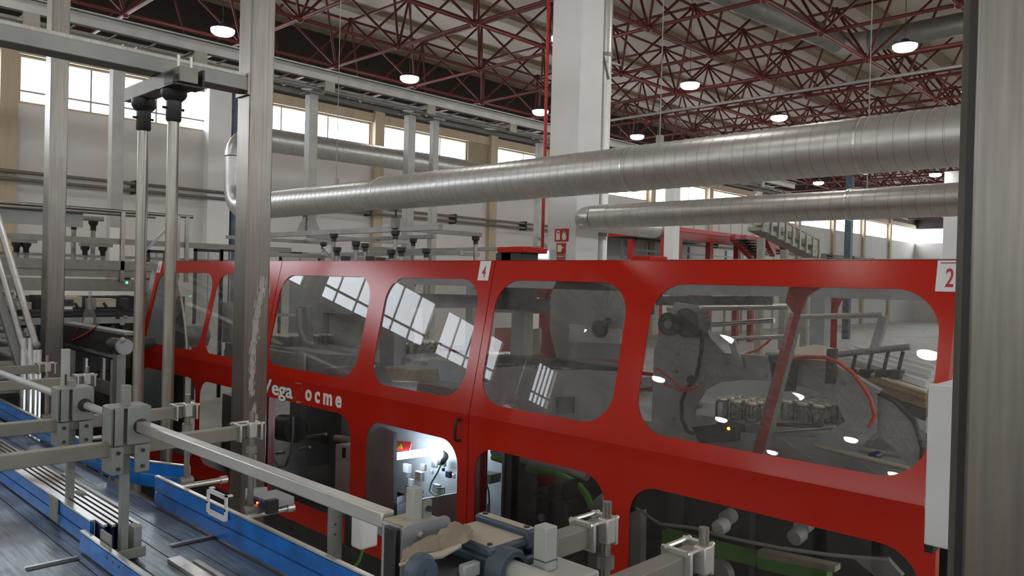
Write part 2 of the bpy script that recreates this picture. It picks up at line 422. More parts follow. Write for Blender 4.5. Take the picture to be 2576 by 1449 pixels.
# ================================================================== COLUMN, SIGNS, DRAINPIPE
cx0, cx1, cy0, cy1 = 9.70, 10.28, 8.08, 8.69
colm = struct('trim_1', B(cx0, cx1, cy0, cy1, 0, ZR), m_whitecol, bevel=0.01)
colm.name = 'trim_1'
dp = thing('drainpipe', 'zinc rainwater pipe running down beside the white column', 'pipe', (10.50, 8.20, 0))
build('pipe', MB().cyl((10.50, 8.20, 0), (10.50, 8.20, 9.2), 0.105, 18), m_galv, dp)
build('bracket', MB().bar((10.28, 8.15, 5.9), (10.75, 8.1, 5.9), .05, .03).bar((10.45, 8.08, 5.6), (10.3, 8.08, 5.95), .03, .02), m_galvdull, dp)
for z in (3.0, 6.0, 8.6): build('collar', MB().lathe((10.5, 8.2, z), [(0.105, 0), (0.118, 0), (0.118, .06), (0.105, .06)], 18), m_galvdull, dp)
tag(build('sprinkler_pipe', MB().cyl((9.66, 8.76, 0), (9.66, 8.76, 9.2), 0.028, 10), m_signred), 'thin red pipe down the left edge of the white column', 'pipe')
def colpt(px, py): return P(px, py, x=cx0-0.012)
def sign(name, label, a, b, mt):
    p, q = colpt(*a), colpt(*b)
    t = thing(name, label, 'sign', (cx0-.006, (p.y+q.y)/2, min(p.z, q.z)))
    y0, y1, z0, z1 = min(p.y, q.y), max(p.y, q.y), min(p.z, q.z), max(p.z, q.z)
    build('panel', B(cx0-.012, cx0, y0, y1, z0, z1), mt, t)
    f = lambda u, v: (cx0-.014, y1-(y1-y0)*u, z0+(z1-z0)*v)
    return t, f
def decal(t, f, polys, m_, name='pictogram'):
    mb = MB()
    for pl in polys: mb.prism([f(u, v) for u, v in pl], (-.004, 0, 0))
    build(name, mb, m_, t)
t, f = sign('extinguisher_sign', 'red fire extinguisher sign with flames on the white column', (1396, 576), (1429, 607), m_signred)
decal(t, f, [[(.12, .12), (.40, .12), (.40, .75), (.33, .88), (.18, .88), (.12, .75)]], m_signcream)
decal(t, f, [[(.60, .12), (.84, .12), (.9, .45), (.82, .4), (.85, .75), (.72, .6), (.68, .9), (.60, .6), (.55, .4)]], m_signcream, 'flames')
decal(t, f, [[(.2, .66), (.34, .66), (.34, .74), (.2, .74)]], m_signred, 'nozzle')
t, f = sign('hose_sign', 'smaller red fire hose sign below the extinguisher sign', (1400, 612), (1422, 638), m_signred)
decal(t, f, [[(.15, .15), (.55, .15), (.62, .5), (.9, .55), (.62, .65), (.55, .85), (.15, .85)]], m_signcream)
t, f = sign('faded_sign', 'faded pinkish notice below the fire hose sign', (1399, 640), (1421, 656), m_faded)
decal(t, f, [[(.15, .6), (.85, .6), (.85, .72), (.15, .72)]], m_signcream, 'text_line')

# ================================================================== DUCTS
def duct_mesh(p, q, r, pitch=0.125, ridge=0.003, n=36):
    p = Vector(p); q = Vector(q); L = (q-p).length; ax = (q-p).normalized()
    prof = [(r, 0)]; h = pitch
    while h < L-0.02:
        prof += [(r, h-.006), (r+ridge, h-.005), (r+ridge, h+.005), (r, h+.006)]; h += pitch
    prof.append((r, L))
    return MB().lathe(p, prof, n, ax)
def seam_rings(p, q, r, pitch=0.125, ridge=0.003, n=36):
    p = Vector(p); q = Vector(q); L = (q-p).length; ax = (q-p).normalized(); mb = MB(); h = pitch
    while h < L-.02:
        mb.lathe(p, [(r+ridge-.001, h+.0048), (r+ridge*.8, h+.0085), (r-.001, h+.0085)], n, ax); h += pitch
    return mb
def elbow(p, d0, d1, r, R, n=8, seg=28):
    """quarter bend from p going d0 and leaving along d1"""
    d0 = Vector(d0); d1 = Vector(d1); c = Vector(p)+d1*R; pts = []
    for k in range(n+1):
        a = math.pi/2*k/n; pts.append(c - d1*(R*math.cos(a)) + d0*(R*math.sin(a)))
    return MB().tube(pts, r, seg), pts[-1]
DZ, DX, DR = 3.455, 7.0, 0.243
du = thing('spiral_duct', 'large galvanised spiral duct crossing the hall in front of the white column', 'duct', (DX, 5, DZ-DR))
ys = [-2.5, 0.8, 2.62, 5.05, 9.55, 13.75]
for a, b in zip(ys[:-1], ys[1:]):
    build('duct_section', duct_mesh((DX, a, DZ), (DX, b, DZ), DR if a < 9 else DR-.012), m_galv, du)
    build('spiral_seam', seam_rings((DX, a, DZ), (DX, b, DZ), DR if a < 9 else DR-.012), m_seam, du)['kind'] = 'stuff'
for yv in ys[1:-1]:
    build('collar', MB().lathe((DX, yv-.012, DZ), [(DR-.01, 0), (DR+.008, .002), (DR+.008, .022), (DR-.01, .024)], 36, (0, 1, 0)), m_bright, du)
z3 = P(690, 356, y=14.2).z
mb, e0 = elbow((DX, 13.75, DZ), (0, 1, 0), (0, 0, 1), DR-.012, 0.42)
build('elbow', mb, m_galv, du)
build('riser', duct_mesh(e0, (DX, e0.y, z3-.42), DR-.012, .3), m_galv, du)
mb, e1 = elbow((DX, e0.y, z3-.42), (0, 0, 1), (1, 0, 0), DR-.012, 0.42)
build('elbow', mb, m_galv, du)
build('cross_section', duct_mesh(e1, (e1.x+5.0, e1.y, z3+.05), DR-.012, .16), m_galv, du)
build('end_cone', MB().cyl((e1.x+5.0, e1.y, z3+.05), (e1.x+7.4, e1.y, z3+.07), DR-.012, 28, DR-.06), m_galv, du)
for yy in (4.72, 10.8):
    build('hanger_wire', MB().cyl((DX, yy, DZ+DR), (DX, yy, 9.1), 0.006, 6), m_galvdull, du)
    build('hanger_clamp', B(DX-.03, DX+.03, yy-.03, yy+.03, DZ+DR-.01, DZ+DR+.08), m_galvdull, du)
D2X, D2Z, D2R = 9.2, 3.185, 0.178
d2 = thing('spiral_duct', 'thinner galvanised duct below the large one, ending at the white column', 'duct', (D2X, 4, D2Z-D2R))
for a, b in ((-2.5, 3.6), (3.6, 7.05)):
    build('duct_section', duct_mesh((D2X, a, D2Z), (D2X, b, D2Z), D2R if a < 3 else D2R-.006, .14, .002, 30), m_galv, d2)
    build('spiral_seam', seam_rings((D2X, a, D2Z), (D2X, b, D2Z), D2R if a < 3 else D2R-.006, .14, .002, 30), m_seam, d2)['kind'] = 'stuff'
build('collar', MB().lathe((D2X, 3.57, D2Z), [(D2R-.01, 0), (D2R+.007, .002), (D2R+.007, .022), (D2R-.01, .024)], 30, (0, 1, 0)), m_bright, d2)
build('joint_sleeve', MB().lathe((D2X, 7.0, D2Z), [(D2R-.01, 0), (D2R+.004, .003), (D2R+.004, .3), (D2R-.01, .303)], 30, (0, 1, 0)), m_galv, d2)
mb, e0 = elbow((D2X, 7.30, D2Z), (0, 1, 0), (1, 0, 0), D2R, 0.36, seg=24)
build('elbow', mb, m_galv, d2)
build('cross_section', duct_mesh(e0, (11.25, e0.y, D2Z-.01), D2R-.004, .2, .002, 30), m_galv, d2)
build('end_cap', MB().lathe((11.25, e0.y, D2Z-.01), [(D2R, 0), (D2R*.9, .07), (D2R*.5, .12), (0, .13)], 24, (1, 0, 0)), m_galvdull, d2)
build('hanger_wire', MB().cyl((D2X, 3.4, D2Z+D2R), (D2X, 3.4, 9.1), .006, 6), m_galvdull, d2)
TZ = 8.15
t1 = thing('roof_duct', 'dull grey duct high in the roof truss, bending at the right', 'duct', (17, 7.9, TZ))
build('duct_section', duct_mesh((12.0, 8.5, TZ), (18.9, 7.78, TZ), .25, .6), m_galvdull, t1)
build('elbow', MB().tube([(18.85, 7.78, TZ), (19.15, 7.7, TZ), (19.3, 7.5, TZ), (19.34, 7.2, TZ)], .255, 24), m_galv, t1)
build('cross_section', duct_mesh((19.34, 7.2, TZ), (19.4, -3, TZ), .25, .6), m_galvdull, t1)
for yy in (5.0, 1.0): build('hanger_wire', MB().cyl((19.36, yy, TZ+.25), (19.36, yy, ZR), .01, 6), m_galvdull, t1)
build('hanger_wire', MB().cyl((15, 8.19, TZ+.25), (15, 8.19, ZR), .01, 6), m_galvdull, t1)
tag(build('conduit', MB().cyl((18.68, 18, 7.05), (18.68, -3, 7.05), .035, 8), m_galvgrey), 'straight grey conduit slung under the red truss right of the column', 'conduit')

# ================================================================== STEEL GANTRY
def post(name, label, x0, x1, y0, y1, z0, z1, m=m_steel, group=None):
    t = thing(name, label, 'post', ((x0+x1)/2, (y0+y1)/2, z0), group)
    build('shaft', B(x0, x1, y0, y1, z0, z1), m, t, bevel=0.008)
    return t
p2 = post('steel_post', 'wide scratched stainless post standing in front of the red machine', 2.0, 2.137, 3.92, 4.062, 0, 5.2)
build('foot_plate', B(1.93, 2.21, 3.85, 4.13, 0, .015), m_steel, p2)
# the long scrape of bare metal on its right face
random.seed(3); mb = MB()
CUR = [(2.20, 2.100), (2.13, 2.092), (1.97, 2.060), (1.76, 2.045), (1.60, 2.043), (1.46, 2.062)]
for k in range(420):
    zc = random.uniform(1.57, 2.19) if k < 370 else random.uniform(1.40, 1.50)
    for (z1, x1), (z2, x2) in zip(CUR[:-1], CUR[1:]):
        if z2 <= zc <= z1: xc = x2+(x1-x2)*(zc-z2)/(z1-z2); break
    else: xc = 2.066
    xc += random.gauss(0, .009)*(1.0 if zc > 1.7 else .75)
    wd = random.uniform(.002, .0055); hh = random.uniform(.006, .028)
    yf_ = 3.9193-.0022*k/420
    mb.prism([(xc-wd, yf_, zc-hh), (xc+wd*.4, yf_, zc-hh*.7), (xc+wd, yf_, zc+hh), (xc-wd*.3, yf_, zc+hh*.8)], (0, 3.9205-yf_, 0))
build('scrape', mb, mat('scraped_metal', (.42, .405, .385), .6, .1, var=.2, scale=60), p2, smooth=False)['kind'] = 'stuff'
q = P(122, 500, x=1.91); q2 = P(168, 500, y=q.y)
p1 = post('steel_post', 'dull stainless post in the left aisle behind the round support legs', 1.91, q2.x, q.y, q.y+.15, 0, 6.0)
build('foot_plate', B(1.84, q2.x+.07, q.y-.07, q.y+.22, 0, .015), m_steel, p1)
# near overhead beam between the posts
ya = 3.925
zt_, zb_ = P(0, 57, y=ya).z, P(0, 101, y=ya).z
bA = thing('overhead_beam', 'near overhead steel beam running from the left into the scratched post', 'beam', (0.5, 3.99, zb_))
build('channel', B(-2.5, 1.998, ya, ya+.125, zb_, zt_), m_galvdull, bA, bevel=.004)
for yy in (ya+.02, ya+.105): build('top_rail', B(-2.5, 1.98, yy-.009, yy+.009, zt_, zt_+.018), m_steel2, bA)
for xx in (1.36, 1.42, 0.62, .70):
    build('cable_tie', MB().bar((xx, ya+.02, zt_+.02), (xx+.03, ya+.08, zt_+.045), .006, .006), m_bright, bA)
build('end_flange', B(1.985, 1.999, ya-.005, ya+.13, zb_-.02, zt_+.02), m_steel, bA)
# twin round legs that carry it
xl = 1.58
zc0, zc1 = zb_-0.075, zb_-0.002
ts = thing('support_stand', 'pair of round stainless legs with black sockets under the overhead beam', 'stand', (xl, 4.05, 0))
build('crossbar', B(xl-.045, xl+.045, 3.70, 4.40, zc0, zc1), m_alu, ts, bevel=.004)
for yy in (3.867, 4.243):
    l = build('leg', MB().cyl((xl, yy, 0.02), (xl, yy, zc0-.03), 0.0275, 20), m_steel2, ts)
    s = build('socket', MB().lathe((xl, yy, zc0-.165), [(0.029, 0), (0.036, .01), (0.036, .10), (0.052, .115), (0.06, .13), (0.06, .163)], 16), m_black, ts)
    build('clamp_screw', MB().cyl((xl-.055, yy, zc0-.10), (xl+.05, yy, zc0-.10), .007, 8), m_black, s)
    build('foot', MB().lathe((xl, yy, 0), [(0.06, 0), (0.055, .012), (0.028, .03)], 16), m_black, ts)
build('pad_block', B(xl-.065, xl+.065, 3.80, 3.90, zc0-.012, zc0), m_black, ts)
u = build('u_bracket', MB().box(xl-.075, xl-.065, 3.70, 3.80, zc0-.01, zc1-.03).box(xl+.065, xl+.075, 3.70, 3.80, zc0-.01, zc1).box(xl-.075, xl+.075, 3.70, 3.80, zc0-.018, zc0-.008), m_machdark, ts)
for xx in (-.03, .03): build('bolt', MB().cyl((xl+xx, 3.75, zc1-.03), (xl+xx, 3.75, zc1+.06), .008, 8), m_galv, u)

# far overhead conveyor bridge
ob = thing('overhead_bridge', 'long grey overhead bridge of twin rails crossing below the red truss', 'conveyor bridge', (8, 12.3, 5.4))
for nm, yy, z0, z1, wd in (('near_rail', 12.0, 5.62, 5.79, .10), ('far_rail', 12.75, 5.62, 5.74, .10)):
    build(nm, B(-8, 26, yy, yy+wd, z0, z1), m_galvgrey, ob, bevel=.006)
build('near_rail_lip', B(-8, 26, 11.94, 12.16, 5.79, 5.81), m_galvgrey, ob)
for yy, zz in ((12.15, 5.50), (12.45, 5.47), (12.75, 5.50)):
    build('guide_tube', MB().cyl((-8, yy, zz), (26, yy, zz), .03, 8), m_galvdull, ob)
for k in range(14):
    xx = -6.2+2.3*k
    build('cross_tie', MB().box(xx-.07, xx+.07, 12.02, 12.83, 5.54, 5.62), m_galvgrey, ob)
    build('hanger_plate', B(xx-.10, xx+.10, 11.99, 12.03, 5.44, 5.62), m_alu, ob)
mbc = MB()
for k in range(60):
    xx = -8+.55*k; mbc.box(xx-.012, xx+.012, 12.1, 12.8, 5.60, 5.62)
o = build('slats', mbc, m_galvdull, ob); o['kind'] = 'stuff'
for px_, lab, z0 in ((290, 'thin grey bridge post at the left, with a white paper sheet taped low on it', 0), (780, 'short grey bridge post ending in a flared foot on the pipe frame', 3.0),
                 (1028, 'grey bridge post right of the flared one, rising behind the large duct', 0), (1090, 'slimmer grey bridge post beside the previous one behind the duct', 0), (1355, 'grey bridge post just left of the white column', 0)):
    xx = P(px_, 450, y=12.35).x; hw = .085 if px_ in (290, 780, 1028) else .07
    t = thing('bridge_post', lab, 'post', (xx, 12.35, z0))
    build('shaft', B(xx-hw, xx+hw, 12.35-hw, 12.35+hw, z0, 5.44), m_galvgrey, t, bevel=.01)
    build('head_plate', B(xx-.16, xx+.16, 12.2, 12.5, 5.42, 5.45), m_galvdull, t)
    if px_ == 780:
        build('foot_flare', MB().prism([(xx-.085, 12.30, 3.25), (xx-.22, 12.30, 3.0), (xx+.22, 12.30, 3.0), (xx+.085, 12.30, 3.25)], (0, .1, 0)), m_galvgrey, t)
    if px_ == 290:
        build('paper_sheet', B(xx-.09, xx+.09, 12.262, 12.266, 2.25, 2.85), m_white, t)

# pipe frame of the far conveyors above the machine
pf = thing('pipe_frame', 'grey overhead pipe frame on many thin legs with black caps behind the machine', 'frame', (7.9, 11, 0))
def railx(x0, x1, y, z, h=.07): build('rail', B(x0, x1, y-.035, y+.035, z-h, z), m_galvgrey, pf, bevel=.005)
def raily(x, y0, y1, z, h=.07): build('rail', B(x-.035, x+.035, y0, y1, z-h, z), m_galvgrey, pf, bevel=.005)
raily(7.15, 8.40, 13.2, 2.98, .085); railx(7.15, 8.75, 9.28, 2.98)
raily(8.62, 10.3, 14.4, 2.97); railx(6.9, 9.3, 14.35, 2.95); railx(7.15, 9.4, 11.9, 2.93)
raily(9.95, 8.8, 13.8, 2.82); railx(7.2, 9.95, 10.6, 2.72); raily(8.1, 9.0, 15.2, 2.66); railx(7, 11.6, 12.9, 2.62)
raily(10.9, 9.4, 14, 2.50); railx(8.4, 12.4, 11.0, 2.50)
for (px_, py_, zz) in ((995, 580, 2.91), (1197, 594, 2.91), (840, 588, 2.895), (814, 610, 2.88), (896, 607, 2.75), (919, 612, 2.75), (1040, 600, 2.90), (985, 628, 2.62), (1010, 622, 2.65), (1073, 625, 2.65), (870, 645, 2.48), (932, 645, 2.48), (958, 648, 2.46), (848, 622, 2.66)):
    g = P(px_, py_, z=zz)
    l = build('leg', MB().cyl((g.x, g.y, 0), (g.x, g.y, zz-.06), .032, 10), m_steel2, pf)
    build('cap', MB().lathe((g.x, g.y, zz-.13), [(.04, 0), (.04, .05), (.065, .075), (.065, .13)], 10), m_black, l)
g = P(995, 574, z=2.95)
build('knuckle', MB().lathe((g.x, g.y, 2.93), [(.05, 0), (.075, .02), (.075, .16), (.05, .18)], 12), m_alu, pf)
build('drop_rod', MB().cyl((g.x, g.y, 3.1), (g.x, g.y, 3.6), .014, 8), m_black, pf)
for k, (a, b) in enumerate((((815, 622), (840, 655)), ((850, 625), (868, 655)))):
    tag(build('slanted_strut', MB().bar(P(*a, y=12.5), P(*b, y=12.5), .05, .03), m_bright), 'bright slanted strut above the red door, %s one' % ('left' if k == 0 else 'right'), 'strut')

# black-framed guards seen over the left end of the machine
for k, (a, b) in enumerate((((373, 628), (415, 660)), ((492, 625), (556, 660)), ((558, 625), (600, 660)), ((706, 632), (803, 660)))):
    yy = 13.6; p_, q_ = P(*a, y=yy), P(*b, y=yy)
    t = thing('guard_panel', ['narrow black framed guard over the left end of the red machine', 'black framed guard left of the scratched post, wide one', 'black framed guard touching the scratched post', 'wide black framed guard just right of the scratched post'][k], 'guard', ((p_.x+q_.x)/2, yy, 0))
    for xx in (p_.x, q_.x): build('upright', B(xx-.025, xx+.025, yy-.02, yy+.02, 0, p_.z), m_black, t)
    build('top_bar', B(p_.x-.025, q_.x+.025, yy-.02, yy+.02, p_.z-.05, p_.z), m_black, t)
    n = max(2, int((q_.x-p_.x)/.35))
    for i in range(1, n): xx = p_.x+(q_.x-p_.x)*i/n; build('bar', B(xx-.012, xx+.012, yy-.01, yy+.01, .3, p_.z-.05), m_machgrey, t)
    build('pane', B(p_.x+.025, q_.x-.025, yy-.004, yy+.004, .3, p_.z-.05), m_pane, t)

# ================================================================== LEFT: WALKWAY AND FILLER
wy = 9.0
wk = thing('walkway', 'raised beige steel walkway with handrail at the far left', 'walkway', (1.5, wy, 0))
build('deck', B(-6, 3.6, wy, wy+1.2, 2.14, 2.22), m_alu, wk)
build('kick_plate', B(-6, 3.55, wy-.02, wy, 2.22, 2.32), m_alu, wk)
build('lower_beam', B(-6, 3.55, wy+.02, wy+.14, 1.98, 2.12), m_alu, wk)
hr = build('handrail', MB().tube([(-6, wy, 2.86), (3.92, wy, 2.855)], .022, 10).tube([(-6, wy, 2.82), (3.5, wy, 2.815)], .012, 8), m_steel2, wk)
build('mid_rail', B(-6, 5.2, wy+.01, wy+.05, 2.50, 2.56), m_alu, wk)
build('top_plate', B(-6, 2.78, wy+.06, wy+.09, 2.66, 2.83), m_galvdull, wk)
for px_ in (308, 447, 470): xx = P(px_, 600, y=wy).x; build('post', B(xx-.02, xx+.02, wy-.02, wy+.02, 2.1, 2.85), m_steel2, wk)
build('brace', MB().bar(P(440, 555, y=wy), P(315, 680, y=wy), .03, .03), m_machgrey, wk)
for xx in (-5, -1.5, 1.2, 3.4): build('leg', B(xx-.05, xx+.05, wy+.55, wy+.65, 0, 2.14), m_alu, wk)
# twin leg stands on the walkway line
for k, (pl, pr, py_, zz) in enumerate(((186, 235, 548, None), (42, 66, 605, None), (214, 259, 615, None))):
    yy = [9.6, 9.9, 10.2][k]
    a, b = P(pl, py_, y=yy), P(pr, py_, y=yy)
    t = thing('leg_stand', ['tall twin leg stand with black caps right of the dull left post', 'short twin leg stand at the far left over the walkway', 'short twin leg stand behind the tall one'][k], 'stand', ((a.x+b.x)/2, yy, 2.22))
    build('head', B(a.x-.06, b.x+.1, yy-.04, yy+.04, a.z-.02, a.z+.03), m_alu, t)
    for c in (a, b):
        l = build('leg', MB().cyl((c.x, yy, 2.22), (c.x, yy, a.z-.02), .025, 10), m_galvdull, t)
        build('cap', MB().lathe((c.x, yy, a.z-.13), [(.03, 0), (.03, .05), (.05, .08), (.05, .11)], 10), m_black, l)
# stairs with bright handrails
st = thing('stair', 'steep steel stair with bright aluminium handrails at the left edge', 'stair', (1.2, 6.0, 0))
sy0 = 5.9
for nm, a, b, yy, wd in (('handrail', (-45, 420), (90, 868), sy0, .045), ('handrail', (-40, 530), (75, 930), sy0, .035), ('stringer', (-20, 690), (78, 1010), sy0+.05, .06), ('handrail', (-60, 560), (58, 1000), sy0+.9, .04)):
    build(nm, MB().bar(P(*a, y=yy), P(*b, y=yy), wd, wd*.8) if nm == 'stringer' else MB().cyl(P(*a, y=yy), P(*b, y=yy), wd*.5, 10), m_bright if nm == 'handrail' else m_galvdull, st)
e = P(90, 868, y=sy0)
build('end_knob', MB().ball(e, .03), m_galvdull, st)
for px_ in (60, 76, 88, 98):
    a = P(px_, 850 if px_ < 80 else 880, y=sy0); build('baluster', MB().cyl((a.x, sy0, 0.1), (a.x, sy0, a.z), .018, 8), m_bright, st)
for k in range(9):
    tt = k/9; a = P(-20+98*tt, 700+310*tt, y=sy0+.05); build('tread', B(a.x-.16, a.x+.1, sy0+.06, sy0+.88, a.z-.03, a.z), m_galvdull, st)

# filling machine: dark bed, drums, cylinders, hoses
fl = thing('filling_machine', 'dark cluttered filling machine seen between the left post and the round legs', 'machine', (2.6, 7.9, 0))
build('bed', B(-1.5, 2.9, 7.95, 8.6, 1.25, 1.50), m_machdark, fl, bevel=.02)
build('base', B(-1.2, 2.85, 8.0, 8.55, 0, 1.25), m_machdark, fl)
build('top_rail', B(0.2, 2.9, 7.72, 7.78, 1.985, 2.02), m_bright, fl)
build('guard_rail', B(-1, 2.9, 7.80, 7.86, 1.72, 1.78), m_machgrey, fl)
build('back_panel', B(-2, 3.7, 8.65, 8.72, 0.2, 1.95), m_machdark, fl)
random.seed(11)
for k in range(9):
    xx = 0.85+.23*k; r = random.uniform(.055, .085); zz = random.uniform(1.50, 1.56)
    c = build('cylinder', MB().lathe((xx, 7.99+random.uniform(-.05, .1), zz), [(r, 0), (r, .14), (r*.75, .16), (r*.75, .2), (r*1.05, .21), (r*1.05, .25)], 14), random.choice([m_galv, m_machgrey, m_bright, m_machdark]), fl)
for k in range(7):
    xx = 1.0+.30*k; build('bracket', B(xx-.03, xx+.03, 7.85, 7.95, 1.5, 1.95), random.choice([m_machgrey, m_machdark, m_galvdull]), fl)
for k in range(8):
    xx = 0.8+.26*k; build('box', B(xx, xx+random.uniform(.08, .2), 8.1, 8.3, 1.86, 1.86+random.uniform(.06, .13)), random.choice([m_cardwhite, m_cardwhite, m_bluebin, m_machdark, m_white]), fl)
for k in range(6):
    a = Vector((1.4+.25*k, 8.0, 1.9)); build('hose', MB().tube([a, a+Vector((.05, -.1, -.12)), a+Vector((.12, -.12, -.28)), a+Vector((.1, -.05, -.4))], .014, 8), m_black, fl)
build('indicator', MB().ball(P(319, 711, y=7.9), .013), m_greenled, fl)
build('roller', MB().cyl((1.9, 7.85, 1.80), (2.9, 7.85, 1.80), .05, 14), m_machdark, fl)
random.seed(31)
for k in range(44):
    xx, yy, zz = random.uniform(.7, 2.85), random.uniform(7.6, 7.8), random.uniform(1.42, 1.93); q = random.uniform(.012, .05)
    mm = random.choice([m_bright, m_galv, m_machdark, m_black, m_black, m_machgrey, m_dust])
    if k % 3 == 0: build('nozzle', MB().cyl((xx, yy, zz-q*2), (xx, yy, zz+q*2), q*.6, 10), mm, fl)
    elif k % 3 == 1: build('valve', MB().cyl((xx-q, yy, zz), (xx+q, yy, zz), q*.7, 10), mm, fl)
    else: build('fitting', B(xx-q, xx+q, yy-q, yy+q, zz-q*.7, zz+q*.7), mm, fl, bevel=.004)
# plastic bag hanging there
g = P(225, 790, y=7.6)
tag(build('plastic_bag', MB().lathe(g+Vector((0, 0, -.28)), [(.02, 0), (.05, .05), (.07, .16), (.05, .28), (.02, .38), (.008, .48)], 9), m_bag), 'clear plastic bag hanging over the filling machine', 'bag')

# infeed conveyor with black side beam, running towards the filler
ic = thing('infeed_conveyor', 'black sided infeed conveyor with thin red wires on it, left of the round legs', 'conveyor', (2.6, 6.0, 0))
xb = 2.15
za, zb2 = P(190, 822, x=xb).z, P(190, 868, x=xb).z
ye, ys_ = P(160, 830, x=xb).y, P(300, 850, x=xb).y
build('side_beam', B(xb, xb+.05, ys_-.1, ye+.05, zb2, za), m_black, ic)
build('deck', B(xb, xb+.10, ys_-.1, ye+.05, za, za+.02), m_galvdull, ic)
build('end_roller', MB().cyl((xb-.02, ys_-.12, za-.06), (xb+.2, ys_-.12, za-.06), .045, 16), m_machdark, ic)
for k in range(4):
    yy = ys_+.2+k*.5
    build('leg', B(xb+.02, xb+.06, yy-.025, yy+.025, 0, zb2), [m_greylt, m_machdark, m_galvdull, m_machdark][k], ic)
build('lower_rod', MB().cyl(P(160, 868, x=xb), P(310, 905, x=xb), .022, 8), m_black, ic)
w0 = P(180, 858, x=xb-.01)
build('red_wire', MB().tube([w0, P(186, 838, x=xb-.02), P(198, 822, x=xb)], .006, 6).tube([w0, P(215, 840, x=xb-.02), P(247, 818, x=xb)], .006, 6), m_redhose, ic)
build('blue_grey_post', MB().bar(P(166, 880, x=2.14), P(162, 1000, x=2.14), .04, .04, (0, 1, 0)), m_greylt, ic)
for k in range(5):
    a = P(215+22*k, 915, x=2.35); build('chain_guard', B(a.x-.01, a.x+.01, a.y-.03, a.y+.03, .4, a.z+.05), [m_bright, m_machdark, m_galv, m_black, m_galvdull][k], ic)
kk = P(250, 1000, x=2.3)
build('control_box', B(2.3, 2.5, kk.y-.3, kk.y+.3, kk.z-.35, kk.z+.05), m_machdark, ic)
mb = MB()
for k in range(16): mb.box(2.285, 2.295, kk.y-.3+.04*k-.008, kk.y-.3+.04*k+.008, kk.z+.05, kk.z+.16)
build('chain_curtain', mb, m_galvdull, ic)['kind'] = 'stuff'
# electric motor and pipework at the end of the infeed
mo = thing('drive_motor', 'dirty drive motor with pipe clamps beside the round legs', 'motor', (2.1, 5.8, 0))
a = P(310, 870, x=2.1)
build('housing', MB().cyl(a+Vector((-.02, -.06, 0)), a+Vector((-.02, .14, 0)), .052, 18), m_machdark, mo)
build('fan_cover', MB().cyl(a+Vector((-.02, -.1, 0)), a+Vector((-.02, -.06, 0)), .056, 18), m_machgrey, mo)
build('stand', B(a.x-.04, a.x+.02, a.y, a.y+.08, 0, a.z-.06), m_galvdull, mo)
build('cap', MB().ball(a+Vector((-.04, -.1, .05)), .022), m_dust, mo)
# blue crates and far conveyors at left beyond the filler
for k in range(5):
    xx = -0.4+.5*k
    tag(build('bottle_crate', B(xx, xx+.36, 9.78, 10.08, 1.60, 1.78), m_bluebin if k % 2 else m_galv), 'small crate on the far conveyor below the walkway', 'crate', 'crates below the walkway')
tag(build('far_conveyor', MB().box(-3, 3.2, 9.72, 10.14, 1.5, 1.6).box(-2, -1.9, 9.88, 9.98, 0, 1.5).box(2.5, 2.6, 9.88, 9.98, 0, 1.5), m_machgrey), 'grey conveyor under the walkway carrying small crates', 'conveyor')

# ================================================================== RIGHT BACKGROUND: RED PLATFORM
rp = thing('red_platform', 'red steel platform with posts and stair behind the thinner duct', 'platform', (24, 15, 0))
zf = P(1690, 570, x=24).z; zf = zf
yc = P(1690, 570, x=24).y
pe = P(1965, 600, y=yc)
b1 = build('edge_beam', B(23.9, 24.1, yc, yc+4.5, zf-.30, zf), m_signred, rp)
b2 = build('edge_beam', B(24, 32.5, yc-.1, yc+.1, zf-.14, zf), m_signred, rp); build('lower_beam', B(24, 32.5, yc-.05, yc+.1, zf-.42, zf-.14), m_reddk, rp)
build('deck', B(24, 32.5, yc+.1, yc+4.5, zf-.1, zf), m_machgrey, rp)
for px_, xx in ((1588, 24), (1672, 24)): yy = P(px_, 620, x=xx).y; build('post', B(xx-.1, xx+.1, yy-.1, yy+.1, 0, zf-.42), m_signred, rp)
for px_ in (1706, 1785, 1855, 1893): g = P(px_, 620, y=yc); build('post', B(g.x-.12, g.x+.12, yc-.1, yc+.1, 0, zf-.42), m_reddk, rp)
for k in range(9): xx = 24.5+k*.9; build('rail_post', B(xx-.02, xx+.02, yc-.06, yc-.02, zf, zf+.5), m_greylt, rp)
build('hand_rail', B(24, 32.5, yc-.06, yc-.02, zf+.46, zf+.5), m_greylt, rp)
for (a, b) in (((1843, 597), (1890, 645)), ((1870, 597), (1905, 645)), ((1925, 598), (1945, 640)), ((1962, 597), (1978, 640))):
    build('stair_stringer', MB().bar(P(*a, y=yc-.6), P(*b, y=yc-.6), .22, .22), m_reddk, rp)
for k in range(6):
    a = P(1858+7*k, 603+7*k, y=yc-.6); build('tread', B(a.x-.4, a.x+.5, yc-1.2, yc-.6, a.z-.04, a.z), m_machdark, rp)
# storage rack grid on the far wall
rk = thing('wire_rack', 'dark wire rack grid against the far wall under the red platform', 'rack', (30, 18.5, 0))
for k in range(14): xx = 25+1.6*k; build('upright', B(xx-.04, xx+.04, 18.4, 18.5, 0, 3.9), m_machgrey, rk)
for zz in (2.4, 2.8, 3.2, 3.6): build('beam', B(25, 46, 18.42, 18.48, zz-.04, zz+.04), m_machgrey, rk)
